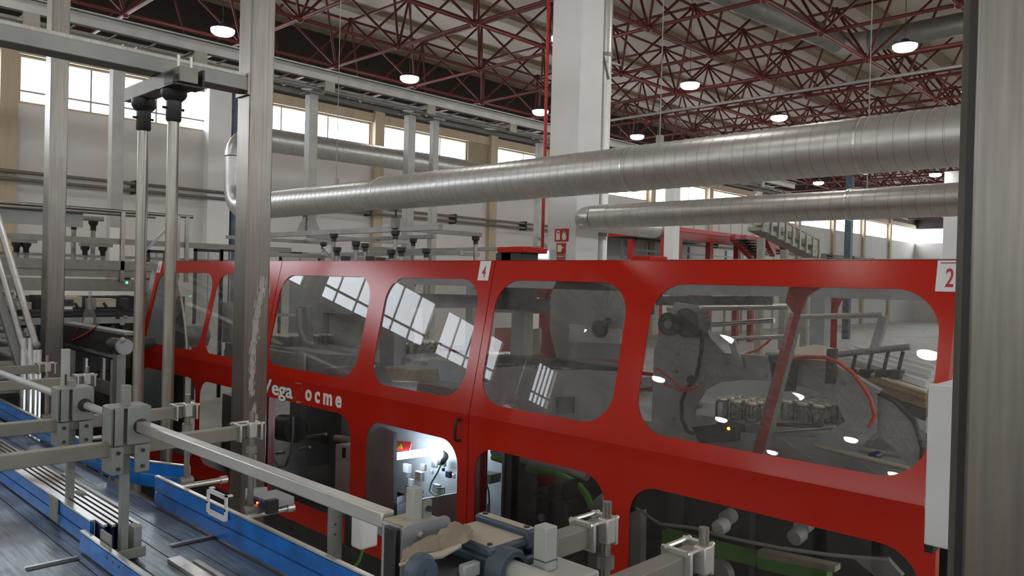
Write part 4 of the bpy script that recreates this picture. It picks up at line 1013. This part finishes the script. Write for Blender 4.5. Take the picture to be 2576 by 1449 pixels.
part('small_lamp', ix([(1318, 1185), (1334, 1188), (1334, 1196), (1320, 1192)], 3.55, .02), m_cardwhite)
part('red_motor', ix([(1318, 1200), (1390, 1190), (1380, 1235), (1320, 1230)], 3.6, .15), m_reddk, bevel=.03)
part('white_tag', ix([(1190, 1250), (1207, 1258), (1206, 1278), (1190, 1270)], 3.3, .02), m_whitebox)
part('earth_cable', MB().tube([P(*q, x=3.28) for q in ((1222, 1210), (1229, 1235), (1231, 1260), (1227, 1295))], .006, 7), m_green)
part('earth_boot', MB().cyl(P(1229, 1268, x=3.28), P(1228, 1300, x=3.28), .011, 8), m_dust)
# wide lower window: belts, lamps, rope
for a, b, c, d in (((1665, 1335), (1900, 1395), (1900, 1425), (1665, 1368)), ((1905, 1405), (2080, 1440), (2080, 1470), (1905, 1430))):
    part('green_belt', ix([a, b, c, d], 3.3, .06), m_green)
part('dust_belt', ix([(1905, 1385), (2100, 1425), (2100, 1440), (1905, 1405)], 3.32, .06), m_dust)
part('rope_line', MB().tube([P(*q, x=3.2) for q in ((1600, 1278), (1660, 1318), (1745, 1328), (1830, 1352), (1960, 1378), (2080, 1395), (2240, 1410))], .008, 8), m_machgrey)
for c, m_ in (((1813, 1325), m_white), ((2005, 1348), m_machgrey)):
    q = P(*c, x=3.35)
    l = part('work_lamp', MB().lathe(q, [(.0, -.03), (.030, -.03), (.036, -.02), (.036, .03), (.022, .06)], 18, (1, 0, .15)), m_)
    part('work_lamp_cap', MB().cyl(q+Vector((.04, 0, .028)), q+Vector((.10, 0, .035)), .036, 16), m_machgrey)
for px_ in (1692, 1872): a = P(px_, 1300, x=3.6); part('dark_post', B(3.6, 3.66, a.y-.03, a.y+.03, .4, 1.26), m_black)
part('inner_post', ix([(1585, 1290), (1612, 1285), (1610, 1449), (1582, 1449)], 3.25, .05), m_machgrey)
part('pale_disc', MB().cyl(P(1800, 1448, x=3.25), P(1800, 1448, x=3.25)+Vector((.05, 0, 0)), .07, 22), m_galvgrey)
part('cover_plate', ix([(2140, 1400), (2230, 1405), (2270, 1449), (2200, 1449)], 3.2, .03), m_galvdull)

# ================================================================== CONVEYOR IN FRONT
BZ = 1.28
cv = thing('bottle_conveyor', 'wide slat chain conveyor with several lanes in front of the red machine', 'conveyor', (0.9, 2.6, 0))
lx = [0.18, 0.40, 0.62, 0.84, 0.965, 1.06, 1.155, 1.25]
for a, b in zip(lx[:-1], lx[1:]):
    build('chain_lane', B(a+.002, b-.002, -0.6, 7.2, BZ-.03, BZ), m_belt, cv)
build('side_plate', B(1.252, 1.27, -.6, 7.2, 1.02, BZ-.002), m_galvdull, cv)
build('side_plate', B(.16, .178, -.6, 7.2, 1.02, BZ-.002), m_galvdull, cv)
build('bed', B(.2, 1.24, -.55, 7.1, 1.12, 1.24), m_machdark, cv)
for yy in (-.3, 2.0, 4.3, 6.6):
    for xx in (.22, 1.2): build('leg', B(xx-.03, xx+.03, yy-.03, yy+.03, 0, 1.12), m_galvdull, cv)
for (a, b) in (((62, 1432), (200, 1408)), ((428, 1374), (572, 1338))):
    p_, q_ = P(*a, z=BZ), P(*b, z=BZ)
    build('transfer_bar', MB().bar((p_.x, p_.y, BZ+.003), (q_.x, p_.y+.0, BZ+.003), .012, .006), m_bright, cv)
    build('transfer_gap', MB().bar((p_.x, p_.y-.016, BZ+.001), (q_.x, p_.y-.016, BZ+.001), .016, .003), m_black, cv)
for xx, y0_, y1_, wd in ((1.075, 2.95, 5.2, .012), (1.035, 2.75, 5.2, .007), (1.135, 3.2, 3.9, .008), (1.20, 3.6, 4.6, .02), (1.06, .6, 2.52, .02), (1.10, .6, 2.45, .008)):
    build('wear_strip', B(xx-wd, xx+wd, y0_, y1_, BZ+.0005, BZ+.012), m_bright if wd > .01 else m_galv, cv)
# guide rails: blue plastic profiles with steel backing
def rail(label, pts, z0, z1, tiers=2, th=.012, group=None, side=-1):
    """pts: plan points (x, y) along the rail"""
    xs = sum(p[0] for p in pts)/len(pts); yy = sum(p[1] for p in pts)/len(pts)
    t = thing('guide_rail', label, 'guide rail', (xs, yy, z0), group)
    h = (z1-z0)/tiers
    for k in range(tiers):
        mb = MB()
        for a, b in zip(pts[:-1], pts[1:]): mb.bar((a[0], a[1], z0+h*(k+.5)), (b[0], b[1], z0+h*(k+.5)), th, h*.88)
        build('blue_profile', mb, m_blue, t)
    mb = MB(); mt = MB()
    for a, b in zip(pts[:-1], pts[1:]):
        mb.bar((a[0]+th*.6, a[1], (z0+z1)/2), (b[0]+th*.6, b[1], (z0+z1)/2), th*.5, (z1-z0)*.96)
        mt.bar((a[0]+.002, a[1], z1+.002), (b[0]+.002, b[1], z1+.002), th*1.25, .006)
    build('backing', mb, m_machgrey, t); build('top_strip', mt, m_bright, t)
    return t
r1 = rail('long blue guide rail left of the near upright, beside the lane dividers', [(.905, 2.80), (.905, 6.5)], BZ+.004, BZ+.092)
r2 = rail('short single blue guide rail lowest at the left, in front of the upright foot', [(.875, 2.80), (.875, .9)], BZ+.004, BZ+.066, 1)
r3 = rail('blue guide rail nearest the red machine, running to the picture bottom', [(1.258, 3.17), (1.262, .7)], BZ+.004, BZ+.115)
r4 = rail('blue guide rail farther back, flaring outwards behind the near right rail', [(1.30, 6.6), (1.27, 4.2), (1.275, 3.75), (1.32, 3.5), (1.40, 3.33), (1.43, 3.27)], BZ+.004, BZ+.11)
for k in (0, 1, 2):
    build('fastener', MB().cyl((.868, 2.55-.05*k, BZ+.045), (.880, 2.55-.05*k, BZ+.045), .004, 8), m_black, r2)
# nested lane divider plates under the near upright
for k in range(5):
    xx = .925+.021*k
    t = thing('lane_divider', 'thin lane divider plate, %s from the blue rail in the bundle beside the near upright' % ['first', 'second', 'third', 'fourth', 'fifth'][k], 'divider', (xx, 4, BZ), 'nested lane divider plates')
    build('plate', B(xx-.004, xx+.004, 2.74-.015*k, 6.4, BZ+.002, BZ+.085), m_navy, t)
    build('top_strip', B(xx-.006, xx+.006, 2.735-.015*k, 6.4, BZ+.085, BZ+.093), m_bright, t)
# cross arms on uprights
YB = [2.634, 3.165, 4.36, 5.02]
def arm(label, y, x0, x1, z=1.642, group=None):
    t = thing('cross_arm', label, 'arm', ((x0+x1)/2, y, z-.022), group)
    build('square_tube', B(x0, x1-.03, y-.021, y+.021, z-.0225, z+.0225), m_alu, t, bevel=.003)
    build('end_plug', B(x1-.032, x1-.02, y-.023, y+.023, z-.025, z+.025), m_machdark, t, bevel=.003)
    # two-plate clamp with bolts and a round rod
    cx = x1-.085
    cl = build('clamp', MB().box(cx-.028, cx-.020, y-.036, y+.036, z-.03, z+.034).box(cx+.050, cx+.060, y-.036, y+.036, z-.03, z+.034).box(cx-.024, cx+.055, y-.030, y-.024, z+.024, z+.034).box(cx-.024, cx+.055, y+.024, y+.030, z+.024, z+.034).box(cx, cx+.03, y-.05, y-.022, z-.015, z+.04), m_galv, t, bevel=.004)
    for yy in (y-.027, y+.027): build('bolt', MB().cyl((cx-.034, yy, z+.029), (cx+.066, yy, z+.029), .0055, 8), m_bright, cl)
    build('rod', MB().cyl((cx+.015, y-.036, 1.34), (cx+.015, y-.036, z+.075), .0105, 12), m_steel2, t)
    rc = build('rod_clamp', MB().cyl((cx+.015, y-.036, z-.07), (cx+.015, y-.036, z-.045), .019, 12), m_galvdull, t); build('rod_clamp', MB().cyl((cx-.012, y-.036, 1.368), (cx+.04, y-.036, 1.368), .018, 12), m_galvdull, t)
    build('pin', MB().cyl((cx-.06, y-.05, 1.352), (cx+.17, y-.05, 1.352), .0105, 12).cyl((cx+.15, y-.05, 1.352), (cx+.178, y-.05, 1.352), .016, 10), m_bright, t)
    build('rail_clip', B(cx-.09, cx-.02, y-.06, y-.03, 1.335, 1.365), m_galvdull, t, bevel=.004)
    return t
arm('dusty square cross arm through the near upright, ending in front of the scratched post', YB[0], .30, 1.43)
arm('square cross arm through the second upright, ending before the round legs', YB[1], .34, 1.43)
arm('square cross arm third from the near upright, at the left picture edge', YB[2], .5, 1.43)
arm('farthest square cross arm at the left edge, with a pale end', YB[3], .5, 1.43)
arm('dusty square cross arm with a bright clamp right of the gearbox', 1.085, 1.12, 1.46, 1.648)
arm('lowest square cross arm with a bright clamp, cut by the picture bottom', 0.845, 1.05, 1.46, 1.648)
def upright(label, y, top, x=.945, base=True):
    t = thing('upright', label, 'upright', (x, y, BZ))
    build('square_post', B(x-.0125, x+.0125, y-.0125, y+.0125, BZ+.02, top), m_grey, t, bevel=.002)
    br = build('clamp_block', MB().box(x-.055, x-.045, y-.045, y+.05, 1.655, 1.775).box(x-.055, x+.055, y+.04, y+.05, 1.655, 1.775).box(x-.010, x+.062, y-.048, y-.036, 1.655, 1.775).box(x-.055, x-.02, y-.045, y-.036, 1.655, 1.775).box(x-.05, x+.06, y-.045, y+.05, 1.770, 1.777), m_grey, t, bevel=.004)
    build('clamp_plate', MB().box(x-.055, x-.02, y-.048, y-.038, 1.565, 1.652).box(x+.014, x+.06, y-.048, y-.038, 1.565, 1.652).box(x-.055, x-.047, y-.04, y+.045, 1.565, 1.652), m_grey, t, bevel=.003)
    for dx, zz in ((-.037, 1.585), (-.037, 1.635), (.037, 1.585), (.037, 1.635), (.045, 1.69)): build('screw', MB().cyl((x+dx, y-.054, zz), (x+dx, y-.044, zz), .006, 8), m_machdark, br)
    build('bore', MB().lathe((x+.03, y-.05, 1.712), [(.017, 0), (.024, 0), (.024, .008), (.017, .008)], 16, (0, 1, 0)), m_machdark, br)
    if base:
        f = build('foot', MB().box(x-.055, x+.055, y-.045, y+.045, BZ+.014, BZ+.024).box(x-.055, x-.047, y-.045, y+.045, BZ+.02, BZ+.10).box(x+.030, x+.055, y-.01, y+.045, BZ+.02, BZ+.10).box(x-.055, x+.055, y-.047, y-.040, BZ+.012, BZ+.045), m_grey, t, bevel=.003)
    return t
upright('nearest grey upright with clamp blocks standing on the conveyor', YB[0], 1.84)
upright('second grey upright with clamp blocks, behind the nearest one', YB[1], 1.80)
# slotted pale strut above the second upright
g0, g1 = P(160, 878, y=3.3), P(163, 1000, y=3.3)
sl = thing('slotted_strut', 'pale slotted strut rising above the second grey upright', 'strut', (g1.x, 3.3, g1.z))
build('profile', B(g1.x-.014, g1.x+.014, 3.29, 3.31, g1.z-.06, g0.z), m_greylt, sl, bevel=.002)
build('slot', B(g1.x-.004, g1.x+.002, 3.287, 3.291, g1.z-.02, g1.z+.09), m_machdark, sl)
# shaft tubes
ZTU, XTU = 1.712, .975
tb = thing('square_shaft', 'long galvanised square tube running from the near upright to the gearbox', 'tube', (XTU, 1.9, ZTU))
build('tube', B(XTU-.0165, XTU+.0165, 1.287, YB[0]-.05, ZTU-.0165, ZTU+.0165), m_galv, tb, bevel=.004)
tb2 = thing('round_shaft', 'round grey shaft joining the uprights and running off to the left', 'shaft', (XTU, 4, ZTU))
build('tube', MB().cyl((XTU, YB[0]+.04, ZTU), (XTU, 5.6, ZTU), .014, 14), m_greylt, tb2)
build('collar', MB().cyl((XTU, YB[1]-.075, ZTU), (XTU, YB[1]-.05, ZTU), .02, 14), m_machdark, tb2)
# pink slat mat at far left
q0, q1 = P(5, 1112, z=BZ+.01), P(105, 1130, z=BZ+.01)
mt = thing('pink_mat', 'pinkish roller mat with a green edge on the conveyor at the left edge', 'mat', (q0.x, q0.y, BZ))
for k in range(9): build('roller', MB().cyl((.62, 4.35+.05*k, BZ+.02), (1.02, 4.35+.05*k, BZ+.02), .02, 10), m_pink, mt)
build('green_edge', B(.72, 1.02, 4.27, 4.30, BZ+.002, BZ+.03), mat('teal_green', (.03, .24, .16), .5), mt)
build('purple_edge', B(1.02, 1.05, 4.3, 4.8, BZ+.002, BZ+.05), mat('dull_purple', (.07, .04, .08), .5), mt)
# small things on the conveyor
c = P(437, 1290, z=BZ)
wc = thing('bottle_stopper', 'small white plastic ring lying on the conveyor lane', 'stopper', (c.x, c.y, BZ))
build('ring', MB().cyl((c.x, c.y-.012, BZ+.013), (c.x, c.y+.02, BZ+.016), .013, 14), m_white, wc)
c = P(552, 1272, x=1.25)
wk2 = thing('white_bracket', 'white U shaped bracket clipped over the near right blue rail', 'bracket', (1.245, c.y, c.z-.04))
build('frame', MB().box(1.238, 1.244, c.y-.075, c.y-.06, c.z-.035, c.z+.05).box(1.238, 1.244, c.y+.06, c.y+.075, c.z-.035, c.z+.05).box(1.238, 1.244, c.y-.06, c.y+.06, c.z-.04, c.z-.022).box(1.238, 1.244, c.y-.06, c.y+.06, c.z+.035, c.z+.05).box(1.238, 1.262, c.y-.075, c.y-.06, c.z+.045, c.z+.05).box(1.238, 1.262, c.y+.06, c.y+.075, c.z+.045, c.z+.05), m_white, wk2)
for yy in (c.y-.068, c.y+.068): build('screw', MB().cyl((1.234, yy, c.z), (1.239, yy, c.z), .004, 8), m_machdark, wk2)
# photo eye
c = P(690, 1255, x=1.45)
pe_ = thing('photo_eye', 'flat dark sensor with a tiny red light beside the right blue rail', 'sensor', (1.45, c.y, c.z-.03))
build('body', B(1.40, 1.50, c.y-.055, c.y+.075, c.z-.016, c.z+.012), m_machgrey, pe_, bevel=.003)
build('lens_face', B(1.385, 1.40, c.y-.05, c.y+.05, c.z-.016, c.z+.010), m_navy, pe_)
build('shade', B(1.38, 1.42, c.y-.085, c.y-.06, c.z-.025, c.z+.022), m_black, pe_)
build('red_light', MB().ball((1.384, c.y-.0, c.z-.002), .004), m_redled, pe_)
build('holder_rod', MB().cyl((1.43, c.y+.12, c.z-.08), (1.43, c.y+.12, c.z+.14), .010, 10), m_galvdull, pe_)
build('holder_clamp', MB().cyl((1.40, c.y+.12, c.z), (1.47, c.y+.09, c.z), .022, 12), m_machgrey, pe_)
# reflector sensor with steel bracket
c = P(890, 1310, x=1.40)
sb = thing('sensor_box', 'white and black sensor box on a steel strap beside the square shaft', 'sensor', (1.40, c.y, 1.30))
build('white_half', B(1.385, 1.45, c.y-.06, c.y-.005, c.z-.075, c.z+.055), m_white, sb, bevel=.008)
build('black_half', B(1.385, 1.44, c.y-.005, c.y+.03, c.z-.08, c.z+.05), m_black, sb, bevel=.004)
st2 = build('strap', MB().tube([(1.36, c.y+.035, c.z+.03), (1.36, c.y+.035, c.z-.08), (1.355, c.y+.03, c.z-.12), (1.33, c.y+.02, c.z-.15)], .004, 4), m_galvdull, sb)
build('strap_plate', B(1.33, 1.38, c.y+.032, c.y+.036, c.z-.14, c.z+.045), m_galvdull, sb)
for zz in (c.z-.01, c.z-.04): build('strap_hole', MB().cyl((1.355, c.y+.029, zz), (1.355, c.y+.033, zz), .003, 8), m_machdark, sb)
build('cable', MB().tube([(1.42, c.y-.03, c.z-.07), (1.41, c.y-.02, c.z-.12), (1.38, c.y, c.z-.17)], .005, 6), m_green, sb)

# ================================================================== GEARBOX GROUP (bottom centre)
gx = thing('gear_unit', 'blue grey gear unit with dusty top, hollow boss and thick shaft at the bottom', 'gearbox', (1.04, 1.06, 1.45))
build('housing', B(.990, 1.085, 1.005, 1.135, 1.45, 1.708), m_gear, gx, bevel=.012)
build('top_plate', MB().box(.985, 1.085, 1.0, 1.14, 1.706, 1.722), m_gear, gx, bevel=.004)
build('top_dust', B(.992, 1.078, 1.006, 1.134, 1.7215, 1.7235), m_dust, gx)
f_ = build('flange', B(1.078, 1.106, .995, 1.142, 1.700, 1.736), m_gear, gx, bevel=.005)
build('flange_dust', B(1.083, 1.102, 1.0, 1.137, 1.7355, 1.7370), m_dust, f_.parent)
build('side_flange', B(1.095, 1.118, .995, 1.142, 1.46, 1.715), m_gear, gx, bevel=.006)
build('rib', B(1.06, 1.096, .992, 1.004, 1.47, 1.69), m_gear, gx, bevel=.004)
for yy in (1.012, 1.125): build('bolt_hole', MB().cyl((1.092, yy, 1.736), (1.092, yy, 1.739), .006, 10), m_black, f_)
build('bolt_hole', MB().cyl((.998, 1.015, 1.723), (.998, 1.015, 1.726), .005, 10), m_black, gx)
bz = P(1263, 1428, y=1.0)
build('boss', MB().lathe((bz.x, 1.006, bz.z), [(.040, 0), (.040, .03), (.036, .038), (.027, .038), (.027, .02)], 28, (0, -1, 0)), m_gear, gx)
build('bore', MB().lathe((bz.x, .985, bz.z), [(.0275, 0), (.0275, .002), (0, .002)], 24, (0, -1, 0)), m_black, gx)
build('shaft', MB().cyl((bz.x, .984, bz.z), (bz.x, .83, bz.z), .0205, 22), m_greylt, gx)
mz = P(1070, 1442, y=1.0)
build('input_motor', MB().lathe((mz.x, 1.02, mz.z), [(.030, 0), (.030, .012), (.024, .018), (.024, .024), (.008, .024), (.008, .03), (0, .03)], 22, (0, -1, 0)), m_gear, gx)
build('motor_body', B(.915, .992, 1.02, 1.13, 1.45, 1.690), m_machdark, gx, bevel=.02)
build('motor_terminal', B(.935, .975, 1.012, 1.03, 1.675, 1.70), m_machgrey, gx, bevel=.004)
# left bearing bracket
bk = thing('bearing_bracket', 'dark bracket block with a rounded front plate holding the square shaft end', 'bracket', (1.0, 1.2, 1.45))
build('block', B(.957, 1.052, 1.206, 1.286, 1.45, 1.715), m_machgrey, bk, bevel=.005)
build('top_dust', B(.960, 1.049, 1.209, 1.283, 1.715, 1.7175), m_dust, bk)
build('front_plate', MB().mesh(plate2d(rrect(.941, 1.064, 1.40, 1.724, .014, 5), (), .006), lambda q: Vector((q[0], 1.2+q[2], q[1]))), m_machgrey, bk)
build('side_channel', B(.926, .940, 1.2, 1.236, 1.50, 1.722), m_black, bk, bevel=.003)
build('bolt', MB().lathe((.985, 1.194, 1.700), [(.0, -.007), (.006, -.007), (.006, 0), (.009, 0), (.009, .003)], 12, (0, 1, 0)), m_galv, bk)
def rack(label, x, y, z0, z1, w_=.026):
    t = thing('rack_post', label, 'post', (x, y, z0))
    build('bar', B(x-w_/2, x+w_/2, y-w_/2, y+w_/2, z0, z1), m_greylt, t, bevel=.002)
    for k in range(int((z1-z0)/.010)): build('tooth', B(x+w_/2, x+w_/2+.003, y-w_/2, y+w_/2, z0+.010*k+.002, z0+.010*k+.006), m_grey, t)
    return t
c = P(1042, 1262, y=1.245)
t = rack('square rack post standing on the bearing bracket', c.x, 1.245, 1.716, c.z+.030, .024)
build('tab', B(c.x+.012, c.x+.034, 1.23, 1.238, 1.717, 1.752), m_grey, t)
build('tab_bolt', MB().cyl((c.x+.024, 1.222, 1.736), (c.x+.024, 1.23, 1.736), .006, 10), m_machdark, t)
c = P(1372, 1372, y=.93)
t = rack('short thick rack post right of the gear unit', c.x, .93, c.z-.042, c.z+.036, .03)
build('joint_band', B(c.x-.0155, c.x+.0155, .9145, .9455, c.z-.025, c.z-.0225), m_gear, t)
cb = thing('coupling_block', 'dusty grey coupling block at the shaft end beside the rack post', 'block', (c.x+.03, .90, c.z-.14))
build('block', B(c.x-.022, c.x+.07, .86, .965, c.z-.14, c.z-.042), m_greylt, cb, bevel=.005)
build('seam', B(c.x-.023, c.x+.071, .858, .862, c.z-.08, c.z-.078), m_machdark, cb)
# crumpled brown paper lying over the motor
random.seed(9)
pts = [(1000, 1418), (1040, 1372), (1090, 1348), (1135, 1312), (1180, 1330), (1190, 1352), (1165, 1362), (1120, 1385), (1060, 1400)]
mb = MB(); NX, NY = 14, 7
e0 = [P(1004, 1416, y=1.10), P(1050, 1398, y=1.08), P(1110, 1390, y=1.06), P(1160, 1366, y=1.04), P(1188, 1350, y=1.03)]
e1 = [P(1016, 1388, y=1.13), P(1060, 1360, y=1.14), P(1100, 1345, y=1.14), P(1135, 1312, y=1.13), P(1178, 1330, y=1.10)]
def lerpl(L_, t):
    t = t*(len(L_)-1); i = min(int(t), len(L_)-2); return L_[i].lerp(L_[i+1], t-i)
vs = []
for i in range(NX+1):
    for j in range(NY+1):
        p_ = lerpl(e0, i/NX).lerp(lerpl(e1, i/NX), j/NY)
        vs.append(p_+Vector((random.uniform(-.003, .003), random.uniform(-.003, .003), random.uniform(-.004, .005)+.012*math.sin(j/NY*math.pi))))
n0 = len(vs)
fs = [(i*(NY+1)+j, (i+1)*(NY+1)+j, (i+1)*(NY+1)+j+1, i*(NY+1)+j+1) for i in range(NX) for j in range(NY)]
mb.add(vs, fs)
pp = thing('paper_scrap', 'crumpled brown paper scrap lying over the motor of the gear unit', 'paper', tuple(lerpl(e0, .5)))
o = build('sheet', mb, m_paper, pp); sm = o.modifiers.new('thickness', 'SOLIDIFY'); sm.thickness = .0015
build('rolled_edge', MB().tube([q+Vector((0, 0, -.004)) for q in e0[:4]], [.003, .006, .007, .004], 8), m_dust, pp)

# ================================================================== RIGHT POST AND WHITE BOX
rx = 1.30
ya0, ya1 = .16, P(2438, 700, x=rx).y
rpst = thing('steel_post', 'broad steel post filling the right picture edge, close by', 'post', (rx+.07, .25, 0))
build('shaft', B(rx, rx+.14, ya0, ya1, 0, 4.6), m_steel, rpst, bevel=.006)
yf = P(2409, 700, x=rx+.06).y
build('back_flange', B(rx+.05, rx+.10, ya1+.012, yf+.0, 0, 4.6), m_flange, rpst)
build('dark_seam', B(rx+.02, rx+.12, ya1-.002, ya1+.014, 0, 4.6), m_black, rpst)
xw = 2.2
w0_, w1_ = P(2335, 968, x=xw), P(2325, 1368, x=xw)
wb = thing('control_box', 'white control box mounted beside the right steel post', 'box', (xw, w0_.y-.1, w1_.z))
yb0 = w0_.y
build('cabinet', B(xw+.03, xw+.22, yb0-.20, yb0-.002, w1_.z, w0_.z), m_whitebox, wb, bevel=.004)
build('lid', B(xw, xw+.026, yb0-.20, yb0, w1_.z-.002, w0_.z+.003), m_white, wb, bevel=.004)
build('gasket', B(xw+.024, xw+.032, yb0-.196, yb0-.004, w1_.z+.004, w0_.z-.004), m_black, wb)
for zz in (w1_.z+.10, w0_.z-.10): build('hinge', B(xw+.012, xw+.045, yb0-.003, yb0+.004, zz-.014, zz+.014), m_machgrey, wb)
build('rubber_foot', B(xw+.005, xw+.05, yb0-.02, yb0, w1_.z-.022, w1_.z), m_black, wb)
build('mount_plate', B(xw+.10, xw+.12, yb0-.20, yb0-.06, 0, w1_.z), m_galvdull, wb)
build('screw', MB().cyl((xw+.095, yb0-.085, w1_.z-.09), (xw+.1, yb0-.085, w1_.z-.09), .01, 10), m_galv, wb)
